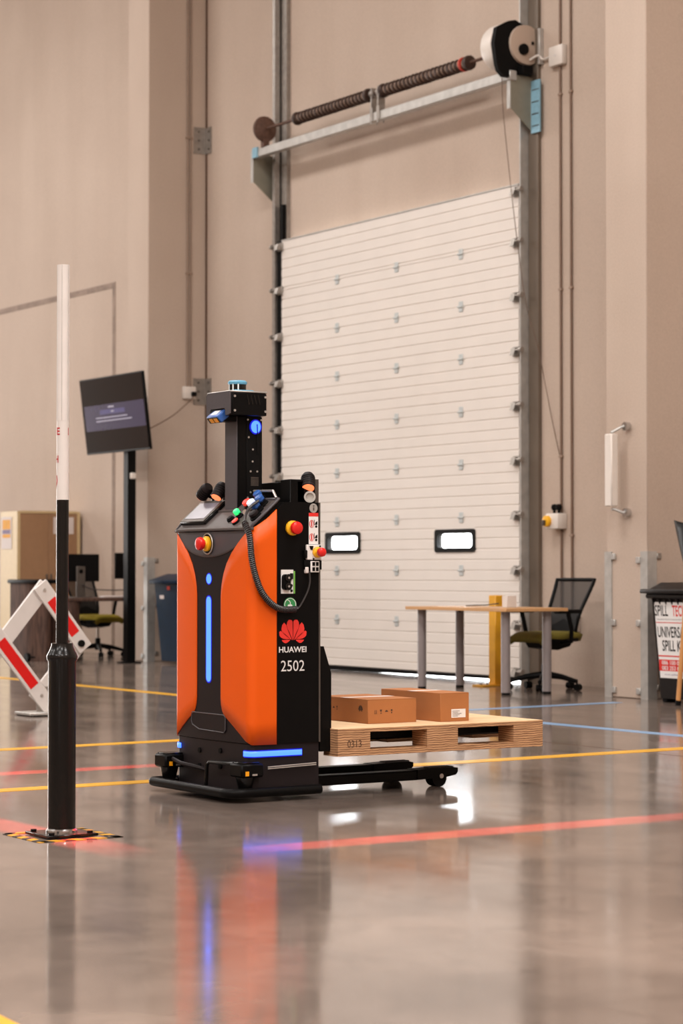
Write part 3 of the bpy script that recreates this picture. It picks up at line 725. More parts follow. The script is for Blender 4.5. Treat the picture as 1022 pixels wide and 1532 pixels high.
FR = frame((0.003, 0.2, 1.58), (0, 1, 0), (0, 0, 1), (1, 0, 0))
rect(FR, -0.14, 0.14, -0.10, 0.11, 'paper_notice', 'paper', cb)
FL = frame((-0.31, -0.434, 1.49), (1, 0, 0), (0, 0, 1), (0, -1, 0))
rect(FL, -0.16, 0.155, -0.20, 0.20, 'poster', 'paper', cb)
FL2 = FL @ Matrix.Translation((0, 0, 0.001))
rect(FL2, -0.12, 0.12, 0.045, 0.165, 'poster_block', 'poster_orange', cb); rect(FL2, -0.12, 0.12, -0.01, 0.04, 'poster_block', 'poster_blue', cb); rect(FL2, -0.12, 0.12, -0.06, -0.015, 'poster_block', 'poster_orange', cb)

# dark walnut desk
wd = thing('walnut_desk', 'dark walnut desk with rounded pedestal and black topped end', 'desk', (-23.3, 11.4, 0))
MB().box(-0.40, 0.36, -0.45, 0.80, 0.672, 0.71, 0.006).build('tabletop', 'walnut', wd)
def dped(y0, y1, z1):
    P = [(-0.35, y0)] + [(0.05 + 0.30 * math.sin(PI * i / 10) ** 0.5, y0 + (y1 - y0) * i / 10) for i in range(11)] + [(-0.35, y1)]
    m = MB(); m.prism(P, 'z', 0, z1); return m
dped(-0.73, -0.46, 0.875).build('pedestal', 'walnut', wd)
dped(-0.455, -0.09, 0.67).build('pedestal', 'walnut', wd)
MB().box(-0.40, 0.38, -0.75, -0.44, 0.875, 0.92, 0.015, seg=2).build('end_cap', 'black_matte', wd)
mb = MB(); mb.cyl((0.30, -0.83, 0.05), (0.30, -0.79, 0.05), 0.05, seg=14); mb.cyl((0.30, -0.79, 0.05), (0.30, -0.72, 0.05), 0.01, seg=6); mb.build('caster', 'black_matte', wd)
MB().box(-0.34, 0.30, 0.72, 0.76, 0, 0.672).build('end_panel', 'walnut', wd)
def monitor(y, w_, z0, h_, rz, label, tilt=0.0):
    t = thing('monitor', label, 'monitor', (-23.2, y, 0.71), rz)
    MB().box(-0.03, 0.0, -w_ / 2, w_ / 2, z0, z0 + h_, 0.008).build('screen_back', 'black_matte', t)
    MB().box(-0.034, -0.03, -w_ / 2 + 0.01, w_ / 2 - 0.01, z0 + 0.012, z0 + h_ - 0.01).build('screen', 'tablet_screen', t)
    s_ = MB().box(0.01, 0.035, -0.055, 0.055, 0.0, 0.36, 0.006).build('stand', 'steel_dark', t)
    mb = MB(); mb.lathe([(0.014, 0), (0.02, 0.003), (0.026, 0)], (0.036, 0, 0.30), (1, 0, 0), 16); mb.build('stand_badge', 'black_matte', s_)
    MB().box(-0.10, 0.09, -0.12, 0.12, 0, 0.012, 0.004).build('stand_base', 'steel_dark', t)
monitor(11.33, 0.50, 0.185, 0.315, 0.0, 'black monitor with grey stand seen from behind on walnut desk')
monitor(12.02, 0.50, 0.215, 0.30, 0.12, 'second black monitor half hidden by the television post')
tag(MB().tube(smooth_path([(0, -0.32, 0.15), (0.01, -0.2, 0.10), (0.0, 0.05, 0.085), (0.02, 0.25, 0.09), (0, 0.42, 0.10)]), 0.007, 6).build('monitor_cable', 'cable_black', loc=(0, 0, 0)), 'dark cable sagging between the two monitors', 'cable')
bpy.data.objects['monitor_cable'].location = (-23.14, 11.65, 0.71)
mb = MB(); mb.box(-0.06, 0.06, -0.16, 0.16, 0, 0.02, 0.006); tag(mb.build('keyboard', 'paper'), 'pale keyboard lying on the walnut desk between the monitors', 'keyboard').location = (-23.1, 11.72, 0.711)

# television on a post
tvs = thing('television_post', 'black square steel post carrying the tilted television', 'post', (-22.1, 11.40, 0))
MB().box(-0.055, 0.055, -0.05, 0.05, 0.012, 2.95, 0.004).build('post', 'black_satin', tvs)
MB().box(-0.10, 0.10, -0.10, 0.10, 0, 0.014, 0.003).build('base_plate', 'black_satin', tvs)
MB().box(-0.15, 0.15, -0.152, -0.05, 2.62, 2.88).build('mount_plate', 'black_matte', tvs)
sk2 = MB().box(0.055, 0.10, -0.03, 0.03, 2.03, 2.10, 0.008).build('power_outlet', 'white_plastic', tvs)
TL = (-22.13, 11.235, 2.75)
tv = thing('television', 'large black flat screen television tilted down on its post', 'television', TL)
tv.rotation_euler = (math.radians(7.0), 0, 0)
MB().box(-0.765, 0.765, -0.02, 0.012, -0.425, 0.425, 0.006).build('tv_back', 'black_satin', tv)
scn = MB().box(-0.75, 0.75, -0.023, -0.02, -0.405, 0.412).build('screen', 'tv_screen', tv, 'dark reflective screen showing a blue message box')
TF = frame((0, -0.0235, 0), (1, 0, 0), (0, 0, 1), (0, -1, 0))
rect(TF, -0.70, 0.74, -0.165, 0.12, 'message_box', 'tv_blue', scn)
TF2 = TF @ Matrix.Translation((0, 0, 0.001)); TF3 = TF @ Matrix.Translation((0, 0, 0.002))
rect(TF2, -0.32, 0.28, 0.01, 0.06, 'message_button', 'tv_blue_light', scn)
for x0, x1, y0, y1 in ((-0.11, 0.03, 0.078, 0.096), (-0.05, 0.02, 0.028, 0.044), (-0.43, 0.33, -0.033, -0.02), (-0.43, 0.43, -0.070, -0.056)):
    rect(TF3, x0, x1, y0, y1, 'message_line', 'tv_text', scn)
#PART4
# ------------------------------------------------------------------ folding barrier
BX = -14.42
ba = thing('folding_barrier', 'white folding barrier with red reflective strips behind the bollard', 'barrier', (BX, 6.74, 0))
top, lef, bot, rig = Vector((0, 0.015, 0.88)), Vector((0, -0.295, 0.505)), Vector((0, -0.005, 0.14)), Vector((0, 0.31, 0.50))
def bar(p, q, x, red, e0=0.05, e1=0.05, wid=0.115):
    d = (q - p).normalized(); L_ = (q - p).length; n = Vector((0, -d.z, d.y)); m = frame(p + Vector((x, 0, 0)), d, n, Vector((1, 0, 0)))
    mb = MB(); mb.box(-e0, L_ + e1, -wid / 2, wid / 2, -0.012, 0.012, 0.003, mat=m); b = mb.build('slat', 'white_paint', ba)
    if red: MB().box(0.085, L_ - 0.085, -0.036, 0.036, 0.012, 0.014, mat=m).build('reflector', 'red_reflector', b)
    for t in (0.0, L_):
        mm = m @ Matrix.Translation((t, 0, 0.012)); MB().cyl(mm @ Vector((0, 0, 0)), mm @ Vector((0, 0, 0.008)), 0.012, seg=10).build('rivet', 'screw', b)
bar(top, rig, 0.014, True); bar(top, lef + (lef - top) * 0.55, -0.014, False)
bar(lef + (lef - bot) * 0.25, bot, 0.014, True, 0.05, 0.12); bar(rig, bot, -0.014, False)
l2 = lef + (lef - top)
mb = MB(); mb.box(-0.13, 0.13, -0.14, 0.12, 0.006, 0.026, 0.004); ft = mb.build('foot_plate', 'galv_light', ba)
MB().box(-0.01, 0.01, -0.03, 0.06, 0.02, 0.20, 0.003).build('foot_bracket', 'galvanised', ft)
MB().box(-0.13, 0.13, -0.12, 0.10, 0.0, 0.008).build('foot_pad', 'black_matte', ft)
MB().cyl((0.026, 0.30, 0.50), (0.045, 0.30, 0.50), 0.025, seg=10).build('end_stop', 'black_matte', ba)

# ------------------------------------------------------------------ bollard with height pole
BO = Vector((-7.815, 3.743, 0))
bo = thing('height_pole_bollard', 'black bollard carrying a slim black and white pole', 'bollard', BO)
mb = MB(); mb.lathe([(0.053, 0.012), (0.053, 0.665), (0.058, 0.672), (0.060, 0.685), (0.056, 0.695), (0.050, 0.705), (0.042, 0.725), (0.041, 0.735), (0.030, 0.737), (0.0, 0.737)], seg=40); sl = mb.build('sleeve', 'black_gloss', bo)
MB().cyl((0, 0, 0.60), (0, 0, 1.285), 0.0237, seg=28).build('black_pole', 'black_gloss', bo)
wp = MB().cyl((0, 0, 1.285), (0, 0, 1.588), 0.0240, seg=28).build('white_pole', 'white_paint', bo)
up_ = MB().cyl((0, 0, 1.588), (0, 0, 2.19), 0.0245, seg=28).build('white_pole', 'white_paint', bo)
for a in range(6):
    t = a * PI / 3 + 0.4; MB().cyl((0.0243 * math.cos(t), 0.0243 * math.sin(t), 1.59), (0.0243 * math.cos(t), 0.0243 * math.sin(t), 2.188), 0.0012, seg=6).build('seam', 'galv_light', up_)
# letters wrapped on the pole
FW = Vector((-0.8416, 0.5402, 0)); RT = Vector((0.5402, 0.8416, 0))
camang = math.atan2(-FW.y, -FW.x)
def pole_letter(txt, z, w_, h_, ang):
    bm, h = text_bm(txt, 1.0, 0.03, w_)
    bmesh.ops.subdivide_edges(bm, edges=bm.edges[:], cuts=2)
    for v in bm.verts:
        a = camang + ang + v.co.x / 0.0243; y = v.co.y * h_ / h
        v.co = Vector((0.0244 * math.cos(a), 0.0244 * math.sin(a), z + y))
    mb = MB(); mb.bm.free(); mb.bm = bm; mb.build('letter', 'letter_red', wp)
pole_letter('E', 1.548, 0.017, 0.029, -0.72); pole_letter('H', 1.441, 0.019, 0.028, -1.02); pole_letter('O', 1.360, 0.034, 0.06, -1.55)
pole_letter('I', 1.548, 0.004, 0.029, 1.15)
Rb = Matrix.Rotation(math.radians(0), 4, 'Z')
mb = MB(); mb.box(-0.105, 0.105, -0.105, 0.105, 0.003, 0.014, 0.002); pt_ = mb.build('base_plate', 'black_gloss', bo)
for x in (-0.08, 0.08):
    for y in (-0.08, 0.08): MB().cyl((x, y, 0.014), (x, y, 0.022), 0.012, seg=8).build('bolt', 'black_satin', pt_)
mb = MB(); mb.lathe([(0.06, 0.014), (0.06, 0.022), (0.053, 0.028)], seg=32); mb.build('weld_collar', 'chrome', bo)
tp = thing('hazard_tape', 'yellow and black striped tape on the floor around the bollard', 'tape', BO)
R0, R1 = 0.135, 0.175
def strip(sx, swap):
    n = 8; L0 = -R1
    for i in range(n):
        a = -R1 + 2 * R1 * i / n; b = -R1 + 2 * R1 * (i + 1) / n
        sk_ = 0.02
        P = [(a, R0), (b, R0), (min(b + sk_, R1), R1), (min(a + sk_, R1), R1)]
        P = [(u, v * sx) for u, v in P]
        if swap: P = [(v, u) for u, v in P]
        mb = MB(); mb.prism(P, 'z', 0.0005, 0.0022); mb.build('tape_stripe', 'yellow_paint' if i % 2 else 'tape_black', tp)
for s in (-1, 1): strip(s, False); strip(s, True)

# ------------------------------------------------------------------ pallet and boxes
PO = Vector((-8.835, 5.971, 0.183))
pa = thing('wooden_pallet', 'plywood pallet raised on the forks of the robot', 'pallet', PO)
HX, HY = 0.40, 0.576
MB().box(-HX, HX, -HY, HY, 0.105, 0.124, 0.001).build('deck', 'ply_top', pa)
YS = [(-HY, -0.403), (-0.091, 0.082), (0.404, HY)]
for x0, x1 in ((HX - 0.12, HX), (-0.07, 0.07), (-HX, -HX + 0.12)):
    for y0, y1 in YS: MB().box(x0, x1, y0, y1, 0.024, 0.105).build('block', 'ply_edge', pa)
    if abs(x0) > 0.1: MB().box(x0, x1, -HY, HY, 0.0, 0.024).build('bottom_board', 'ply_edge', pa)
for s in (-1, 1):
    MB().box(-HX - 0.0005, HX + 0.0005, s * HY - 0.0006, s * HY + 0.0006, 0.1052, 0.1222).build('deck_edge', 'ply_edge', pa)
    MB().box(s * HX - 0.0006, s * HX + 0.0006, -HY, HY, 0.1052, 0.1222).build('deck_edge', 'ply_edge', pa)
PF = frame((HX + 0.001, -0.488, 0.055), (0, 1, 0), (0, 0, 1), (1, 0, 0))
text_part('0313', 0.075, 0.032, 'cardboard_ink', pa, PF, 'stencil', 0.0)
def carton(name, label, loc, sx, sy, h):
    t = thing(name, label, 'box', loc)
    MB().box(-sx, 0, 0, sy, 0, h - 0.002, 0.002).build('carton_body', 'cardboard', t)
    MB().box(-sx / 2, 0, 0, sy, h - 0.002, h, 0.0005).build('flap', 'cardboard', t); MB().box(-sx, -sx / 2 - 0.002, 0, sy, h - 0.002, h, 0.0005).build('flap', 'cardboard', t)
    MB().box(-sx / 2 - 0.025, -sx / 2 + 0.025, 0, sy, h, h + 0.0006).build('sealing_tape', 'paper', t)
    return t
c1 = carton('cardboard_box', 'flat brown cardboard box with handling symbols next to the robot', (-8.64, 5.69, 0.307), 0.42, 0.272, 0.112)
c2 = carton('cardboard_box', 'taller brown cardboard box with white shipping label farther along the pallet', (-8.57, 6.05, 0.307), 0.50, 0.165, 0.134)
CF = frame((0.0008, 0, 0), (0, 1, 0), (0, 0, 1), (1, 0, 0))
def symbols(par, fr, x, y, s):
    m_ = MB()
    for k in range(4):
        x0 = x + k * s * 1.55
        for (a, b, c, d) in ((0, 0.9, 0.0, 0.06), ):
            pass
        if k == 0:
            for u in (0.2, 0.62): flat([((x0 + u * s - 0.08 * s), y + 0.1 * s), ((x0 + u * s + 0.08 * s), y + 0.1 * s), ((x0 + u * s + 0.08 * s), y + 0.9 * s), ((x0 + u * s - 0.08 * s), y + 0.9 * s)], fr, m_)
            flat([(x0, y), (x0 + 0.85 * s, y), (x0 + 0.85 * s, y + 0.08 * s), (x0, y + 0.08 * s)], fr, m_)
        if k == 1:
            flat([(x0 + 0.1 * s, y + s), (x0 + 0.75 * s, y + s), (x0 + 0.6 * s, y + 0.55 * s), (x0 + 0.25 * s, y + 0.55 * s)], fr, m_); flat([(x0 + 0.36 * s, y + 0.1 * s), (x0 + 0.5 * s, y + 0.1 * s), (x0 + 0.5 * s, y + 0.55 * s), (x0 + 0.36 * s, y + 0.55 * s)], fr, m_)
            flat([(x0 + 0.2 * s, y), (x0 + 0.65 * s, y), (x0 + 0.65 * s, y + 0.1 * s), (x0 + 0.2 * s, y + 0.1 * s)], fr, m_)
        if k == 2: flat([(x0, y + 0.4 * s), (x0 + s, y + 0.4 * s), (x0 + 0.8 * s, y + 0.75 * s), (x0 + 0.5 * s, y + 0.88 * s), (x0 + 0.2 * s, y + 0.75 * s)], fr, m_)
        if k == 3:
            flat([(x0 + 0.3 * s, y), (x0 + 0.6 * s, y), (x0 + 0.6 * s, y + 0.4 * s), (x0 + 0.3 * s, y + 0.4 * s)], fr, m_); flat([(x0 + 0.2 * s, y + 0.55 * s), (x0 + 0.7 * s, y + 0.55 * s), (x0 + 0.7 * s, y + s), (x0 + 0.2 * s, y + s)], fr, m_)
    m_.build('handling_symbols', 'cardboard_ink', par)
symbols(c1, CF, 0.035, 0.045, 0.019)
CE = frame((-0.16, -0.0008, 0.06), (1, 0, 0), (0, 0, 1), (0, -1, 0))
symbols(c1, CE, -0.20, -0.008, 0.019)
def petals(u=1.0, v=1.0):
    base = [[(-2, 25), (-5, -208), (-14, -228), (-35, -256 + 22), (-55, -232), (-72, -205), (-78, -165), (-68, -125), (-45, -80)],
            [(-13, 20), (-62, -100), (-85, -170), (-110, -200), (-135, -170), (-145, -118), (-138, -85), (-110, -55), (-60, -12)],
            [(-32, 5), (-100, -58), (-155, -97), (-172, -82), (-168, -38), (-150, -14), (-120, 2), (-80, 8)],
            [(-32, 14), (-90, 16), (-140, 18), (-128, 38), (-108, 54), (-88, 58), (-66, 48), (-44, 30)]]
    out = []
    for P in base:
        for s in (1, -1): out.append([(x * s * u, -y * v) for x, y in P])
    return out
m_ = MB()
for P in petals(0.00011, 0.00010): flat([(x + 0.10, y) for x, y in P], CE, m_)
m_.build('printed_logo', 'cardboard_ink', c1)
rect(CF, 0.062, 0.144, 0.018, 0.058, 'shipping_label', 'label_white', c2, 'white shipping label')
CF2 = CF @ Matrix.Translation((0, 0, 0.0005))
m_ = MB()
for i in range(5): flat([(0.068, 0.024 + i * 0.006), (0.10 + 0.01 * (i % 3), 0.024 + i * 0.006), (0.10 + 0.01 * (i % 3), 0.026 + i * 0.006), (0.068, 0.026 + i * 0.006)], CF2, m_)
m_.build('label_print', 'steel_dark', c2)
#PART5
# ------------------------------------------------------------------ the pallet robot
RO = Vector((-8.835, 4.975, 0))
rob = thing('pallet_robot', 'orange and black autonomous pallet robot with sensor mast', 'robot', RO)
HW, RC, DEP = 0.342, 0.035, 0.357
def plan(s, off=0.0):
    """point of the front and side skin at arc length s from the centre line, off = outwards"""
    sg = 1 if s >= 0 else -1; s = abs(s)
    a = HW - RC; arc = RC * PI / 2
    if s <= a:
        x, y, nx, ny = s, -0.014 * (1 - (s / a) ** 2), 0.028 * s / a / a * 0.5, -1
    elif s <= a + arc:
        t = (s - a) / RC; x, y, nx, ny = a + RC * math.sin(t), RC - RC * math.cos(t), math.sin(t), -math.cos(t)
    else:
        x, y, nx, ny = HW, RC + (s - a - arc), 1, 0
    l = math.hypot(nx, ny)
    return (sg * (x + off * nx / l), y + off * ny / l)
SE = HW - RC + RC * PI / 2 + DEP - RC       # arc length at the rear edge
def sy(y): return HW - RC + RC * PI / 2 + y - RC   # arc length of a point on the side at depth y
def skin(cols, name, mat, parent, off, nrow=8, thick=0.004, label=None):
    """cols: list of (s, z low, z high)"""
    rows = []
    for s, a, b in cols:
        x, y = plan(s, off); rows.append([(x, y, a + (b - a) * k / nrow) for k in range(nrow + 1)])
    mb = MB(); mb.grid(rows)
    o = mb.build(name, mat, parent, label)
    return o
ss = [-SE + 2 * SE * i / 120 for i in range(121)]
ss = sorted(set([round(s, 5) for s in ss] + [s * k for s in (HW - RC, HW - RC + RC * PI / 4, HW - RC + RC * PI / 2) for k in (1, -1)]))
outline = [plan(s) for s in ss]
# chassis block, upper body and rear block
MB().prism([plan(s, -0.004) for s in ss], 'z', 0.035, 0.25).build('base_body', 'charcoal', rob)
MB().prism([plan(s, -0.004) for s in ss], 'z', 0.252, 1.196).build('tower_body', 'charcoal', rob)
mb = MB(); mb.prism([(0.004, 1.196), (0.146, 1.318), (DEP, 1.318), (DEP, 1.196)], 'x', -HW + 0.004, HW - 0.006); mb.build('console_body', 'black_satin', rob)
# orange side panels
up_tab = [(0.112, 0.90), (0.118, 0.95), (0.135, 1.00), (0.16, 1.045), (0.20, 1.092), (0.25, 1.135), (0.30, 1.172), (0.33, 1.19), (sy(0.02), 1.205), (sy(0.05), 1.222), (sy(0.09), 1.248), (sy(0.133), 1.285)]
lo_tab = [(0.112, 0.44), (0.116, 0.415), (0.124, 0.39), (0.14, 0.37), (0.20, 0.335), (0.26, 0.298), (0.31, 0.265), (0.33, 0.254), (sy(0.01), 0.248), (sy(0.133), 0.247)]
for sg in (-1, 1):
    cols = []
    n = 70
    for i in range(n + 1):
        s = 0.112 + (sy(0.133) - 0.112) * (i / n)
        cols.append((sg * s, lerp_tab(lo_tab, s), lerp_tab(up_tab, s)))
    p = skin(cols if sg > 0 else cols[::-1], 'side_panel', 'orange', rob, 0.006, 10, label='orange painted side panel')
    solid(p, 0.010, -1)
# dark centre panel and grey chin
skin([(s, 0.254, 1.188) for s in [-0.335 + 0.67 * i / 40 for i in range(41)]], 'centre_panel', 'charcoal', rob, 0.001, 6)
ch = []
for i in range(61):
    s = -0.315 + 0.63 * i / 60; ch.append((s, 1.192 - 0.118 * (1 - (s / 0.315) ** 2) ** 0.62, 1.196))
solid(skin(ch, 'chin_panel', 'grey_satin', rob, 0.004, 8), 0.006, -1)
mb = MB(); mb.grid([[(*plan(s, 0.004 + 0.012 * b), 1.194 + 0.008 * c) for b, c in ((0, 0), (1, 0), (1, 1), (0, 1.6))] for s in [-0.345 + 0.69 * i / 50 for i in range(51)]]); mb.build('front_lip', 'console_grey', rob)
# black side plates
for sg in (-1, 1):
    mb = MB(); mb.prism([(0.137, 0.25), (DEP, 0.25), (DEP, 1.318), (0.170, 1.318), (0.137, 1.290)], 'x', sg * (HW - 0.008), sg * (HW + 0.003)); mb.build('side_plate', 'black_satin', rob)
MB().box(HW - 0.002, HW + 0.005, DEP - 0.004, DEP + 0.004, 0.25, 1.318).build('edge_trim', 'steel_dark', rob)
# front emergency stop in its oval recess
def ell(cx, cz, a, b, n=28): return [(cx + a * math.cos(2 * PI * i / n), cz + b * math.sin(2 * PI * i / n)) for i in range(n)]
mb = MB(); P = ell(0, 1.135, 0.048, 0.046); mb.prism(P, 'y', -0.024, -0.012); rc = mb.build('stop_recess', 'black_matte', rob)
mb = MB(); mb.tube([(x, -0.024, z) for x, z in P], 0.0035, 6, closed=True); mb.build('recess_rim', 'screw', rc)
def estop(c, d, r, parent):
    b = MB().lathe([(r * 1.15, 0), (r * 1.15, 0.010), (r * 0.8, 0.014), (r * 0.7, 0.02)], c, d, 24).build('stop_collar', 'yellow_plastic', parent)
    MB().lathe([(r * 0.6, 0.012), (r * 0.62, 0.028), (r * 0.95, 0.030), (r, 0.038), (r * 0.93, 0.048), (r * 0.6, 0.053), (0, 0.054)], c, d, 24).build('stop_button', 'red_button', b)
estop((0, -0.024, 1.135), (0, -1, 0), 0.030, rob)
# blue lights on the front
MB().prism(ell(0, 0.977, 0.027, 0.027), 'y', -0.0158, -0.012).build('light_halo', 'led_halo', rob)  # glow around the light, put in as an emissive rim
mb = MB(); mb.prism(ell(0, 0.977, 0.022, 0.022), 'y', -0.0165, -0.013); mb.build('indicator_light', 'led_blue', rob, 'round blue indicator light')
MB().prism(rrect(-0.028, 0.026, 0.507, 0.903, 0.025), 'y', -0.0158, -0.012).build('light_halo', 'led_halo', rob)
mb = MB(); mb.prism(rrect(-0.022, 0.020, 0.513, 0.897, 0.02), 'y', -0.0165, -0.013); mb.build('light_bar', 'led_blue', rob, 'vertical glowing blue light bar')
# grip slot
S0 = [(-0.155, 0.365), (-0.15, 0.37), (0.14, 0.37), (0.152, 0.36), (0.152, 0.305), (0.14, 0.292), (-0.09, 0.296), (-0.15, 0.315), (-0.16, 0.33)]
mb = MB(); mb.prism(S0, 'y', -0.0155, -0.010); gs = mb.build('grip_slot', 'charcoal', rob)
mb = MB(); mb.tube([(x, -0.0158, z) for x, z in S0], 0.003, 6, closed=True); mb.build('slot_rim', 'grey_satin', gs)
for x, z in ((-0.09, 0.20), (-0.09, 0.13), (0.10, 0.21), (0.10, 0.14)): MB().cyl((x, -0.016, z), (x, -0.008, z), 0.012, seg=12).build('bolt_hole', 'black_matte', rob)
# blue marker strips round both front corners
cols = [(sy(-0.035 + 0.0 + 0.30 * i / 24), 0.197, 0.220) for i in range(25)]
skin([(sy(-0.038 + 0.306 * i / 24), 0.192, 0.225) for i in range(25)], 'light_halo', 'led_halo', rob, 0.001, 2)
solid(skin(cols, 'marker_light', 'led_blue', rob, 0.004, 2, label='blue light strip along the base'), 0.004, -1)
cols = [(-s, a, b) for s, a, b in [(HW - 0.06 + (sy(0.26) - HW + 0.06) * i / 24, 0.197, 0.220) for i in range(25)]][::-1]
solid(skin(cols, 'marker_light', 'led_blue', rob, 0.004, 2, label='blue light strip along the base'), 0.004, -1)

# sloped console -----------------------------------------------------------
KS = 0.86; kn = Vector((0, -KS, 1)).normalized(); ku = Vector((0, 1, KS)).normalized()
def con(x, t, h=0.0): return Vector((x, t, 1.2 + KS * t)) + kn * h
CM = frame(con(0, 0, 0.0), (1, 0, 0), ku, kn); TL_ = 0.146 * math.hypot(1, KS)
cp = MB().box(-HW + 0.012, HW - 0.012, 0.004, TL_, -0.004, 0.004, 0.002, mat=CM).build('console_panel', 'console_grey', rob)
rim = [con(-HW + 0.002, 0.150, 0.004)] + [con(-HW, t, 0.004) for t in (0.10, 0.03)] + [con(-HW + 0.008, -0.004, 0.0), con(HW - 0.008, -0.004, 0.0)] + [con(HW, t, 0.004) for t in (0.03, 0.10)] + [con(HW - 0.002, 0.150, 0.004)]
MB().tube(rim, 0.007, 8).build('console_rim', 'grey_satin', rob)
MB().tube([con(-HW + 0.002, 0.150, 0.004), con(HW - 0.002, 0.150, 0.004)], 0.007, 8).build('console_rim', 'grey_satin', rob)
tb = MB().box(-0.325, -0.095, 0.030, 0.185, 0.004, 0.022, 0.004, mat=CM).build('tablet', 'black_gloss', cp)
MB().box(-0.318, -0.102, 0.034, 0.181, 0.022, 0.024, mat=CM).build('tablet_bezel', 'steel_dark', tb)
MB().box(-0.300, -0.120, 0.052, 0.165, 0.024, 0.0255, mat=CM).build('tablet_screen', 'tablet_screen', tb)
def knob(x, t, r, h, mat, name, par=cp, col='black_matte'):
    b = MB().lathe([(r * 1.2, 0.004), (r * 1.2, 0.012), (r, 0.014), (r, h * 0.6)], con(x, t), kn, 16).build('button_collar', col, par)
    MB().lathe([(r, h * 0.5), (r, h * 0.9), (r * 0.7, h), (0, h)], con(x, t), kn, 16).build(name, mat, b)
knob(0.155, 0.060, 0.015, 0.045, 'led_green', 'green_button')
knob(0.172, 0.030, 0.016, 0.020, 'led_red', 'red_button')
knob(0.145, 0.115, 0.020, 0.040, 'led_red', 'red_button'); knob(0.20, 0.108, 0.020, 0.045, 'led_white', 'white_button', col='console_grey')
knob(0.19, 0.15, 0.020, 0.050, 'blue_plastic', 'blue_button'); knob(0.262, 0.120, 0.021, 0.055, 'blue_plastic', 'blue_button'); knob(0.275, 0.088, 0.021, 0.05, 'blue_plastic', 'blue_button')
knob(0.305, 0.055, 0.024, 0.035, 'charcoal', 'rotary_switch'); knob(0.098, 0.046, 0.016, 0.02, 'black_matte', 'key_switch')
mb = MB(); c = con(0.255, 0.045, 0.03); mb.lathe([(0.012, -0.002), (0.012, 0.002)], c + Vector((0, 0, 0.012)), (0.8, -0.6, 0), 12); mb.box(-0.004, 0.004, -0.002, 0.002, -0.045, 0.0, mat=Matrix.Translation(c)); mb.build('key', 'chrome', cp)
MB().box(0.12, 0.30, 0.150, 0.175, 0.004, 0.007, mat=CM).build('name_strip', 'steel_dark', cp)
MB().tube([con(0.11, 0.175, 0.03), con(0.30, 0.165, 0.035), con(0.325, 0.15, 0.01)], 0.006, 6).build('wire_guard', 'screw', cp)

# mast column and sensor head ------------------------------------------------
MB().box(-0.058, 0.050, 0.100, 0.104, 1.285, 1.715, 0.001).build('mast_cover', 'head_grey', rob)
ms = MB().box(-0.057, 0.049, 0.104, 0.235, 1.30, 1.715, 0.003).build('mast', 'black_satin', rob)
MB().box(-0.095, 0.095, 0.085, 0.16, 1.270, 1.290, 0.003).build('mast_foot', 'console_grey', rob)
MB().box(0.047, 0.053, 0.15, 0.225, 1.32, 1.72, 0.002).build('mast_plate', 'black_matte', rob)
for y, z in ((0.155, 1.70), (0.225, 1.70), (0.160, 1.62), (0.182, 1.565), (0.180, 1.51), (0.17, 1.465), (0.205, 1.465), (0.17, 1.37), (0.205, 1.37), (0.155, 1.345)):
    MB().cyl((0.05, y, z), (0.056, y, z), 0.0045, seg=8).build('screw', 'screw', ms)
for k in range(7): MB().box(0.0532, 0.0545, 0.172, 0.212, 1.40 + 0.006 * k, 1.403 + 0.006 * k).build('vent_slot', 'steel_dark', ms)
MB().prism(ell(0.195, 1.668, 0.031, 0.034), 'x', 0.053, 0.0585).build('light_halo', 'led_halo', ms)
mb = MB(); mb.prism(ell(0.195, 1.668, 0.025, 0.028), 'x', 0.053, 0.060); mb.build('status_light', 'led_blue', ms, 'round blue status light on the mast')
MB().tube([(0.062, 0.200, 1.68), (0.062, 0.205, 1.55)], 0.0025, 6).build('antenna', 'black_matte', ms)
hd = MB().box(-0.108, 0.105, 0.035, 0.225, 1.715, 1.818, 0.006, seg=2).build('sensor_head', 'black_satin', rob)
mb = MB(); mb.prism([(-0.108, 1.712), (-0.072, 1.712), (-0.072, 1.738), (-0.064, 1.748), (0.058, 1.748), (0.066, 1.738), (0.066, 1.715), (0.088, 1.715), (0.105, 1.722), (0.105, 1.822), (-0.095, 1.822), (-0.108, 1.81)], 'y', 0.030, 0.037); mb.build('head_front', 'head_grey', rob)
MB().box(-0.106, 0.107, 0.032, 0.228, 1.818, 1.826, 0.003).build('head_lid', 'galv_light', rob)
MB().box(0.105, 0.108, 0.045, 0.222, 1.716, 1.815, 0.001).build('head_side', 'black_satin', rob)
for y in (0.055, 0.215):
    for z in (1.735, 1.80): MB().cyl((0.107, y, z), (0.112, y, z), 0.0055, seg=10).build('screw', 'screw', hd)
for k in range(4): MB().box(0.108, 0.1095, -0.003, 0.003, -0.022, 0.022, mat=Matrix.Translation((0, 0.125 + 0.019 * k, 1.787)) @ Matrix.Rotation(math.radians(14), 4, 'X')).build('vent_slot', 'black_gloss', hd)
LM = Matrix.Translation((-0.005, 0.135, 1.826))
mb = MB(); mb.box(-0.065, 0.065, -0.05, 0.05, 0, 0.008, 0.003, mat=LM); li = mb.build('lidar_base', 'lidar_blue', rob)
mb = MB(); mb.lathe([(0.040, 0.008), (0.040, 0.038)], (-0.005, 0.135, 1.826), (0, 0, 1), 28); mb.build('lidar_window', 'black_gloss', li)
mb = MB(); mb.lathe([(0.041, 0.036), (0.044, 0.041), (0.044, 0.048), (0.036, 0.054), (0.0, 0.055)], (-0.005, 0.135, 1.826), (0, 0, 1), 28); mb.build('lidar_cap', 'lidar_blue', li)
mb = MB(); 
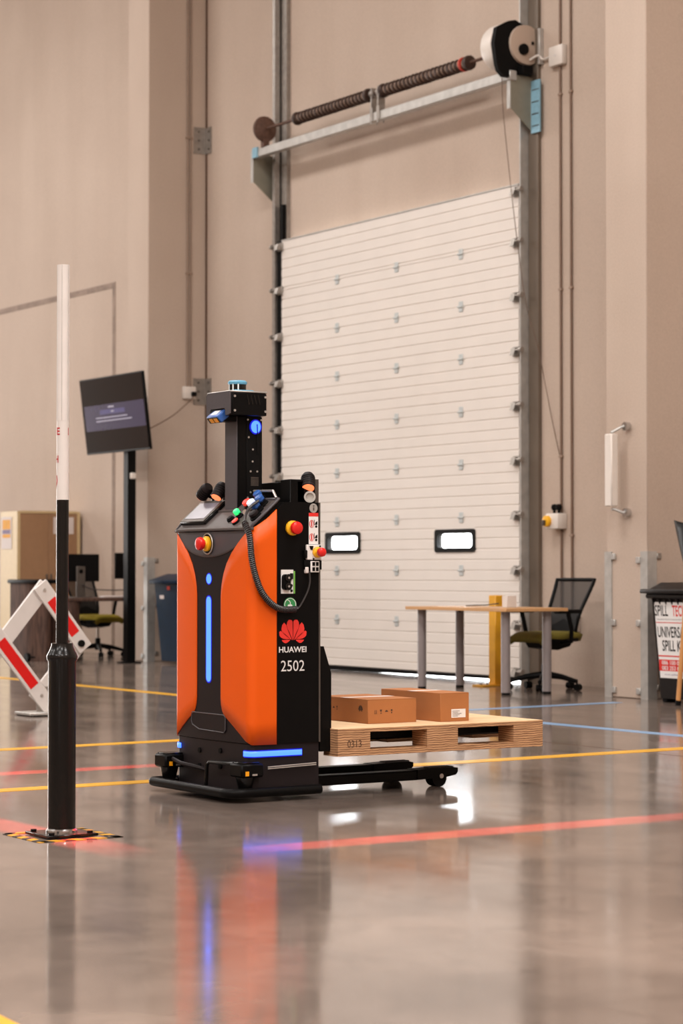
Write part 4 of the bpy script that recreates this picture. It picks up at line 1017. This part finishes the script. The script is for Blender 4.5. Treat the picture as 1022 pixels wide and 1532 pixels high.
for a in (200, 262, 300, 335): mb.box(-0.003, 0.003, -0.001, 0.001, 0.008, 0.038, mat=Matrix.Translation((-0.005, 0.135, 1.826)) @ Matrix.Rotation(math.radians(a), 4, 'Z') @ Matrix.Translation((0.0405, 0, 0)) @ Matrix.Rotation(PI / 2, 4, 'Z'))
mb.build('lidar_pillar', 'lidar_cream', li)
SM = Matrix.Translation((0.004, 0.034, 1.715)) @ Matrix.Rotation(math.radians(38), 4, 'X')
sc = MB().box(-0.052, 0.052, -0.035, 0.02, -0.018, 0.020, 0.004, mat=SM).build('code_reader', 'blue_plastic', rob, 'blue code reader tilted down below the head')
MB().box(-0.046, 0.046, -0.037, -0.035, -0.014, 0.016, mat=SM).build('reader_window', 'black_gloss', sc)
MB().box(-0.03, 0.02, -0.02, 0.012, 0.020, 0.0215, mat=SM).build('reader_label', 'label_white', sc)
for x in (-0.03, 0.01): MB().box(x, x + 0.03, -0.0385, -0.037, -0.011, 0.010, mat=SM).build('warning_mark', 'orange_knob', sc)
MB().box(-0.045, 0.045, 0.035, 0.14, 1.690, 1.716, 0.003).build('head_neck', 'black_satin', rob)

# floor spotlights: red warning lamps --------------------------------------------
def lamp(p, d, r, name='warning_lamp', lit=True):
    p = Vector(p); d = Vector(d).normalized()
    mb = MB(); mb.lathe([(0.0, -0.045), (r * 0.7, -0.042), (r * 0.95, -0.03), (r, 0.0), (r, 0.032), (r * 0.92, 0.035)], p, d, 18); l = mb.build(name, 'charcoal', rob)
    mb = MB(); mb.lathe([(r * 0.88, 0.030), (r * 0.85, 0.037), (0, 0.038)], p, d, 18); mb.build('lamp_lens', 'led_orange' if lit else 'black_gloss', l)
    mb = MB(); mb.tube([p + Vector((0, 0.0, -r * 0.3)), p + Vector((0, 0.045, -0.03)), Vector((p.x, p.y + 0.045, 1.30))], 0.008, 6); mb.build('lamp_stem', 'black_satin', l)
    for k in range(4): MB().lathe([(r * 1.03, -0.02 + 0.012 * k), (r * 1.03, -0.016 + 0.012 * k)], p, d, 14).build('cooling_fin', 'black_matte', l)
lamp((0.300, 0.325, 1.412), (0.50, -0.30, -0.80), 0.032)
lamp((-0.118, 0.105, 1.378), (0.15, -0.55, -0.80), 0.028)
lamp((-0.275, 0.115, 1.380), (-0.80, -0.1, -0.60), 0.029)

# rear lift mast and carriage ------------------------------------------------------
MB().box(-0.30, 0.31, 0.262, 0.300, 1.318, 1.415, 0.003).build('mast_crossbar', 'black_satin', rob)
for x in (-0.30, 0.225): MB().box(x, x + 0.085, 0.225, DEP + 0.012, 0.06, 1.422, 0.003).build('lift_channel', 'black_satin', rob)
MB().box(0.308, 0.316, DEP - 0.005, DEP + 0.014, 1.318, 1.424).build('channel_edge', 'steel_dark', rob)
mb = MB(); mb.lathe([(0.016, 0), (0.022, 0.0), (0.026, 0.008), (0.026, 0.02), (0.018, 0.02), (0.016, 0.008)], (0.315, 0.325, 1.344), (0.8, -0.5, 0), 20); mb.build('lifting_eye', 'galv_light', rob)
for sg in (-1, 1):
    mb = MB(); mb.prism([(0.365, 0.675), (0.385, 0.675), (0.425, 0.555), (0.425, 0.205), (0.365, 0.205)], 'x', sg * 0.10, sg * (HW - 0.005)); mb.build('fork_carriage', 'black_satin', rob)
MB().box(-0.20, 0.20, 0.36, 0.40, 0.30, 0.62).build('carriage_plate', 'black_satin', rob)
for sg in (-1, 1):
    mb = MB(); mb.box(sg * 0.10, sg * 0.26, 0.40, 1.50, 0.240, 0.287, 0.008); mb.build('fork', 'black_satin', rob)
    # straddle leg with load wheel
    lg = MB().box(sg * 0.145, sg * 0.225, 0.30, 0.98, 0.038, 0.084, 0.006).build('straddle_leg', 'black_satin', rob)
    mb = MB(); mb.prism([(0.97, 0.040), (1.13, 0.045), (1.19, 0.055), (1.20, 0.068), (1.20, 0.086), (1.18, 0.090), (1.08, 0.090), (0.97, 0.086)], 'x', sg * 0.140, sg * 0.230); mb.build('leg_tip', 'black_satin', lg)
    mb = MB(); mb.cyl((sg * 0.155, 1.105, 0.040), (sg * 0.215, 1.105, 0.040), 0.040, seg=22); wl = mb.build('load_wheel', 'black_matte', lg)
    MB().cyl((sg * 0.228, 1.105, 0.052), (sg * 0.233, 1.105, 0.052), 0.011, seg=14).build('axle', 'screw', wl)
    MB().tube([(sg * 0.165, 1.05, 0.091), (sg * 0.165, 1.19, 0.091), (sg * 0.205, 1.19, 0.091), (sg * 0.205, 1.05, 0.091)], 0.004, 5, closed=True).build('tip_rim', 'grey_satin', lg)
MB().box(-0.24, 0.24, 0.26, 0.36, 0.04, 0.20).build('rear_frame', 'black_satin', rob)

# bumper, scanners and guards -------------------------------------------------------
def arc(cx, cy, r, a0, a1, z, n=8): return [(cx + r * math.cos(math.radians(a0 + (a1 - a0) * i / n)), cy + r * math.sin(math.radians(a0 + (a1 - a0) * i / n)), z) for i in range(n + 1)]
BW, BF, BR, BZ = 0.372, -0.112, 0.07, 0.043
path = [(-BW, 0.30, BZ)] + arc(-BW + 0.03, BF + 0.03, 0.03, 180, 270, BZ) + arc(BW - BR, BF + BR, BR, -90, 0, BZ) + [(BW, 0.10, BZ), (BW, 0.345, BZ)]
MB().tube(path, 0.021, 12).build('bumper', 'black_satin', rob)
for x, y in ((-BW, 0.2), (BW, 0.25)): MB().box(min(x, x * 0.85), max(x, x * 0.85), y - 0.02, y + 0.02, 0.035, 0.055).build('bumper_stay', 'black_satin', rob)
P = [(-BW, 0.2)] + [(p[0], p[1]) for p in path[1:-2]] + [(BW, 0.2)]
MB().prism(P, 'z', 0.026, 0.034).build('skirt_plate', 'black_matte', rob)
def scanner(x, y, sg):
    b = MB().box(x - 0.055, x + 0.055, y - 0.05, y + 0.065, 0.110, 0.170, 0.008).build('laser_scanner', 'black_satin', rob)
    MB().lathe([(0.030, 0), (0.042, 0.05), (0.045, 0.06)], (x, y, 0.055), (0, 0, 1), 20).build('scanner_window', 'black_gloss', b)
    MB().cyl((x, y, 0.034), (x, y, 0.056), 0.04, seg=20).build('scanner_base', 'black_satin', b)
    MB().box(x - 0.045, x + 0.045, y - 0.04, y + 0.05, 0.170, 0.176, 0.003).build('scanner_top', 'black_gloss', b)
    MB().box(x + 0.0552, x + 0.056, y - 0.03, y - 0.012, 0.118, 0.138).build('warning_mark', 'orange_knob', b)
    MB().box(x + 0.0552, x + 0.056, y + 0.005, y + 0.03, 0.118, 0.126).build('scanner_mark', 'screw', b)
scanner(0.325, -0.015, 1); scanner(-0.318, -0.045, -1)
MB().tube([(0.27, -0.03, 0.165), (0.06, -0.045, 0.158), (0.045, -0.05, 0.145), (0.045, -0.055, 0.04)], 0.009, 8).build('scanner_guard', 'black_gloss', rob)
MB().tube([(-0.265, -0.055, 0.150), (-0.20, -0.05, 0.135), (-0.05, -0.02, 0.12), (-0.03, -0.012, 0.115)], 0.010, 8).build('scanner_guard', 'charcoal', rob)
for k in range(2): MB().tube([(0.352, 0.085, 0.150 - 0.008 * k), (0.352, 0.335, 0.158 - 0.008 * k)], 0.003, 6).build('side_rail', 'screw', rob)

# side: stop button, stickers, sockets, cable ------------------------------------------
SXX = HW + 0.0035
estop((SXX, 0.213, 1.203), (1, -0.0, 0), 0.029, rob)
SF = frame((SXX, 0, 0), (0, 1, 0), (0, 0, 1), (1, 0, 0))
def SFz(d): return SF @ Matrix.Translation((0, 0, d))
MB().prism(ell(0.325, 1.293, 0.021, 0.021), 'x', SXX - 0.002, SXX + 0.001).build('round_badge', 'galv_light', rob)
mb = MB()
flat([(0.322, 1.282), (0.329, 1.282), (0.329, 1.297), (0.322, 1.297)], SFz(0.0015), mb); flat([(0.3215, 1.300), (0.3295, 1.300), (0.3295, 1.306), (0.3215, 1.306)], SFz(0.0015), mb); mb.build('badge_mark', 'steel_dark', rob)
stk = rect(SFz(0.0006), 0.300, 0.350, 1.132, 1.272, 'warning_sticker', 'label_white', rob, 'white warning sticker with red header')
rect(SFz(0.0012), 0.300, 0.350, 1.256, 1.272, 'sticker_header', 'sticker_red', stk)
for z in (1.223, 1.163):
    mb = MB(); mb.tube([(SXX + 0.0013, 0.315 + 0.011 * math.cos(2 * PI * i / 18), z + 0.016 * math.sin(2 * PI * i / 18)) for i in range(18)], 0.0013, 4, closed=True)
    flat([(0.312, z - 0.012), (0.318, z - 0.012), (0.318, z + 0.012), (0.312, z + 0.012)], SFz(0.0013), mb); mb.build('prohibition_symbol', 'sticker_red', stk)
    mb = MB(); flat([(0.327, z - 0.006), (0.330, z - 0.006), (0.330, z + 0.018), (0.327, z + 0.018)], SFz(0.0013), mb); flat([(0.331, z - 0.004), (0.345, z - 0.004), (0.345, z + 0.012), (0.336, z + 0.008)], SFz(0.0013), mb)
    flat(ell(0.339, z - 0.012, 0.006, 0.006, 10), SFz(0.0013), mb); mb.build('truck_symbol', 'black_matte', stk)
# control plate with second stop
pb = MB().box(SXX, SXX + 0.014, 0.282, 0.360, 1.062, 1.130, 0.003).build('control_plate', 'label_white', rob, 'white control plate with a red stop button')
estop((SXX + 0.014, 0.335, 1.096), (1, 0, 0), 0.021, pb)
MB().prism([(0.295, 1.124), (0.315, 1.124), (0.311, 1.106), (0.301, 1.108)], 'x', SXX + 0.014, SXX + 0.017).build('plate_mark', 'black_matte', pb)
for y, z in ((0.350, 1.123), (0.316, 1.066)): MB().cyl((SXX + 0.014, y, z), (SXX + 0.018, y, z), 0.004, seg=8).build('plate_screw', 'black_matte', pb)
MB().box(SXX, SXX + 0.02, 0.268, 0.282, 1.070, 1.105, 0.002).build('plate_switch', 'black_matte', pb)
MB().box(SXX, SXX + 0.012, 0.272, 0.362, 1.018, 1.060, 0.002).build('control_plate', 'black_matte', rob)
sh = MB().box(SXX + 0.012, SXX + 0.020, 0.300, 0.345, 1.006, 1.056, 0.002).build('socket_housing', 'label_white', rob)
for y in (0.307, 0.326):
    for z in (1.012, 1.035): MB().box(SXX + 0.020, SXX + 0.022, y, y + 0.013, z, z + 0.017).build('socket_hole', 'black_matte', sh)
MB().box(SXX, SXX + 0.016, 0.274, 0.292, 1.002, 1.030, 0.003).build('cable_connector', 'paper', rob)
MB().box(SXX, SXX + 0.006, 0.350, 0.362, 1.02, 1.04, 0.002).build('hinge_tab', 'label_white', rob)
# charging socket
cs = MB().box(SXX - 0.001, SXX + 0.003, 0.155, 0.218, 0.912, 1.018).build('socket_plate', 'label_white', rob)
MB().prism(rrect(0.157, 0.196, 0.928, 0.998, 0.015), 'x', SXX + 0.003, SXX + 0.018).build('socket_cover', 'black_satin', cs)
for z in (0.944, 0.982):
    a = MB().lathe([(0.017, 0), (0.017, 0.006), (0.012, 0.007)], (SXX + 0.018, 0.182, z), (1, 0, 0), 16).build('socket_pin', 'black_gloss', cs)
    MB().cyl((SXX + 0.025, 0.182, z), (SXX + 0.027, 0.182, z), 0.005, seg=10).build('pin_core', 'screw', a)
MB().box(SXX + 0.003, SXX + 0.005, 0.219, 0.226, 0.912, 1.012).build('green_strip', 'pcb_green', cs)
MB().box(SXX + 0.003, SXX + 0.008, 0.200, 0.214, 0.976, 1.002).build('socket_block', 'black_matte', cs)
for z in (0.925, 0.948): MB().cyl((SXX + 0.003, 0.208, z), (SXX + 0.006, 0.208, z), 0.006, seg=10).build('socket_hole', 'black_matte', cs)
mb = MB(); mb.prism(ell(0.203, 0.862, 0.033, 0.033), 'x', SXX - 0.002, SXX + 0.0008); gsx = mb.build('charging_badge', 'sticker_green', rob, 'round green charging badge')
mb = MB(); mb.tube([(SXX + 0.0012, 0.203 + 0.029 * math.cos(2 * PI * i / 28), 0.862 + 0.029 * math.sin(2 * PI * i / 28)) for i in range(28)], 0.0018, 4, closed=True)
flat(rrect(0.190, 0.214, 0.846, 0.864, 0.006), SFz(0.0013), mb); mb.tube([(SXX + 0.0013, 0.203, 0.864), (SXX + 0.0013, 0.203, 0.874), (SXX + 0.0013, 0.195, 0.882), (SXX + 0.0013, 0.186, 0.884)], 0.002, 4)
mb.build('plug_symbol', 'label_white', gsx)
# logo and number
m_ = MB()
LG = SFz(0.0008) @ Matrix.Translation((0.2175, 0.713, 0))
for P in petals(0.000415, 0.000355): flat(P, LG, m_)
m_.build('logo', 'logo_red', rob, 'red fan shaped logo of eight petals')
text_part('HUAWEI', 0.143, 0.026, 'text_white', rob, SFz(0.0008) @ Matrix.Translation((0.2165, 0.664, 0)), bold=0.022)
text_part('2502', 0.122, 0.048, 'text_white', rob, SFz(0.0008) @ Matrix.Translation((0.2165, 0.592, 0)))
# coiled cable
cp_ = smooth_path([con(0.30, 0.10, 0.05), con(0.30, 0.05, 0.055), con(0.335, 0.0, 0.035), (0.366, -0.018, 1.17), (0.368, -0.008, 1.07), (0.368, 0.012, 0.99), (0.368, 0.045, 0.918), (0.368, 0.095, 0.866), (0.368, 0.150, 0.843), (0.368, 0.222, 0.843)], 30)
i0 = 60; core = cp_[i0:]
hel = []; turns = 62; n = turns * 10
dist = [0.0]
for a, b in zip(core, core[1:]): dist.append(dist[-1] + (b - a).length)
k = 0
for i in range(n + 1):
    d = dist[-1] * i / n
    while k < len(dist) - 2 and dist[k + 1] < d: k += 1
    f_ = (d - dist[k]) / max(1e-9, dist[k + 1] - dist[k]); p = core[k].lerp(core[k + 1], f_); t = (core[k + 1] - core[k]).normalized()
    e1 = Vector((1, 0, 0)) - t * t.x; e1.normalize(); e2 = t.cross(e1); a = 2 * PI * turns * i / n
    hel.append(p + (e1 * math.cos(a) + e2 * math.sin(a)) * 0.0115)
cc = MB().tube(hel, 0.0042, 5).build('coiled_cable', 'cable_black', rob)
MB().tube(core, 0.008, 6).build('cable_core', 'black_matte', cc)
MB().tube(cp_[:i0 + 1], 0.006, 6).build('cable_lead', 'cable_black', cc)
MB().tube(smooth_path([(0.368, 0.222, 0.843), (0.366, 0.245, 0.86), (0.364, 0.282, 0.92), (0.362, 0.296, 0.965), (0.358, 0.296, 1.012)]), 0.004, 6).build('cable_lead', 'cable_black', cc)
rob_children_done = True

# red warning lines thrown on the floor by the robot's lamps (real spot lights, narrow slit beam)
def slit(name, pos, target, along, width, fade, power):
    pos = Vector(pos) + RO; target = Vector(target); z = (pos - target).normalized(); x = Vector(along); x = (x - z * x.dot(z)).normalized(); y = z.cross(x)
    l = bpy.data.lights.new(name, 'SPOT'); l.energy = power; l.spot_size = math.radians(150); l.spot_blend = 0.1; l.shadow_soft_size = 0.006; l.color = (1, 1, 1)
    o = bpy.data.objects.new(name, l); COL.objects.link(o)
    o.matrix_world = Matrix(((x.x, y.x, z.x, pos.x), (x.y, y.y, z.y, pos.y), (x.z, y.z, z.z, pos.z), (0, 0, 0, 1)))
    l.use_nodes = True; nt = l.node_tree; N = nt.nodes; L = nt.links.new; em = N['Emission']
    em.inputs['Color'].default_value = (1.0, 0.03, 0.02, 1)
    tc = N.new('ShaderNodeTexCoord'); sp_ = N.new('ShaderNodeSeparateXYZ'); L(tc.outputs['Normal'], sp_.inputs[0])
    def math_(op, a, b=None):
        m = N.new('ShaderNodeMath'); m.operation = op
        for i, v in enumerate((a, b)):
            if v is None: continue
            if isinstance(v, (int, float)): m.inputs[i].default_value = v
            else: L(v, m.inputs[i])
        return m.outputs[0]
    dist_ = (pos - target).length
    az = math_('ABSOLUTE', sp_.outputs[2]); ty = math_('ABSOLUTE', math_('DIVIDE', sp_.outputs[1], az)); tx = math_('DIVIDE', sp_.outputs[0], az)
    mr = N.new('ShaderNodeMapRange'); mr.interpolation_type = 'SMOOTHSTEP'; L(ty, mr.inputs['Value'])
    mr.inputs['From Min'].default_value = width * 0.6 / dist_; mr.inputs['From Max'].default_value = width * 1.3 / dist_; mr.inputs['To Min'].default_value = 1; mr.inputs['To Max'].default_value = 0
    m2 = N.new('ShaderNodeMapRange'); m2.interpolation_type = 'SMOOTHSTEP'; L(math_('ABSOLUTE', tx), m2.inputs['Value'])
    m2.inputs['From Min'].default_value = fade[0] / dist_; m2.inputs['From Max'].default_value = fade[1] / dist_; m2.inputs['To Min'].default_value = 1; m2.inputs['To Max'].default_value = 0
    L(math_('MULTIPLY', mr.outputs[0], m2.outputs[0]), em.inputs['Strength'])
    o.parent = rob; o.matrix_parent_inverse = Matrix.Translation(-RO)
    return o
slit('warning_beam', (0.335, 0.31, 1.385), (-7.045, 5.55, 0), (0, 1, 0), 0.07, (1.2, 1.7), 1000)
slit('warning_beam', (-0.12, 0.05, 1.35), (-8.3, 3.70, 0), (1, 0.02, 0), 0.07, (0.6, 1.0), 1500)
slit('warning_beam', (-0.31, 0.11, 1.36), (-10.36, 4.9, 0), (0, 1, 0), 0.065, (1.2, 2.0), 1300)
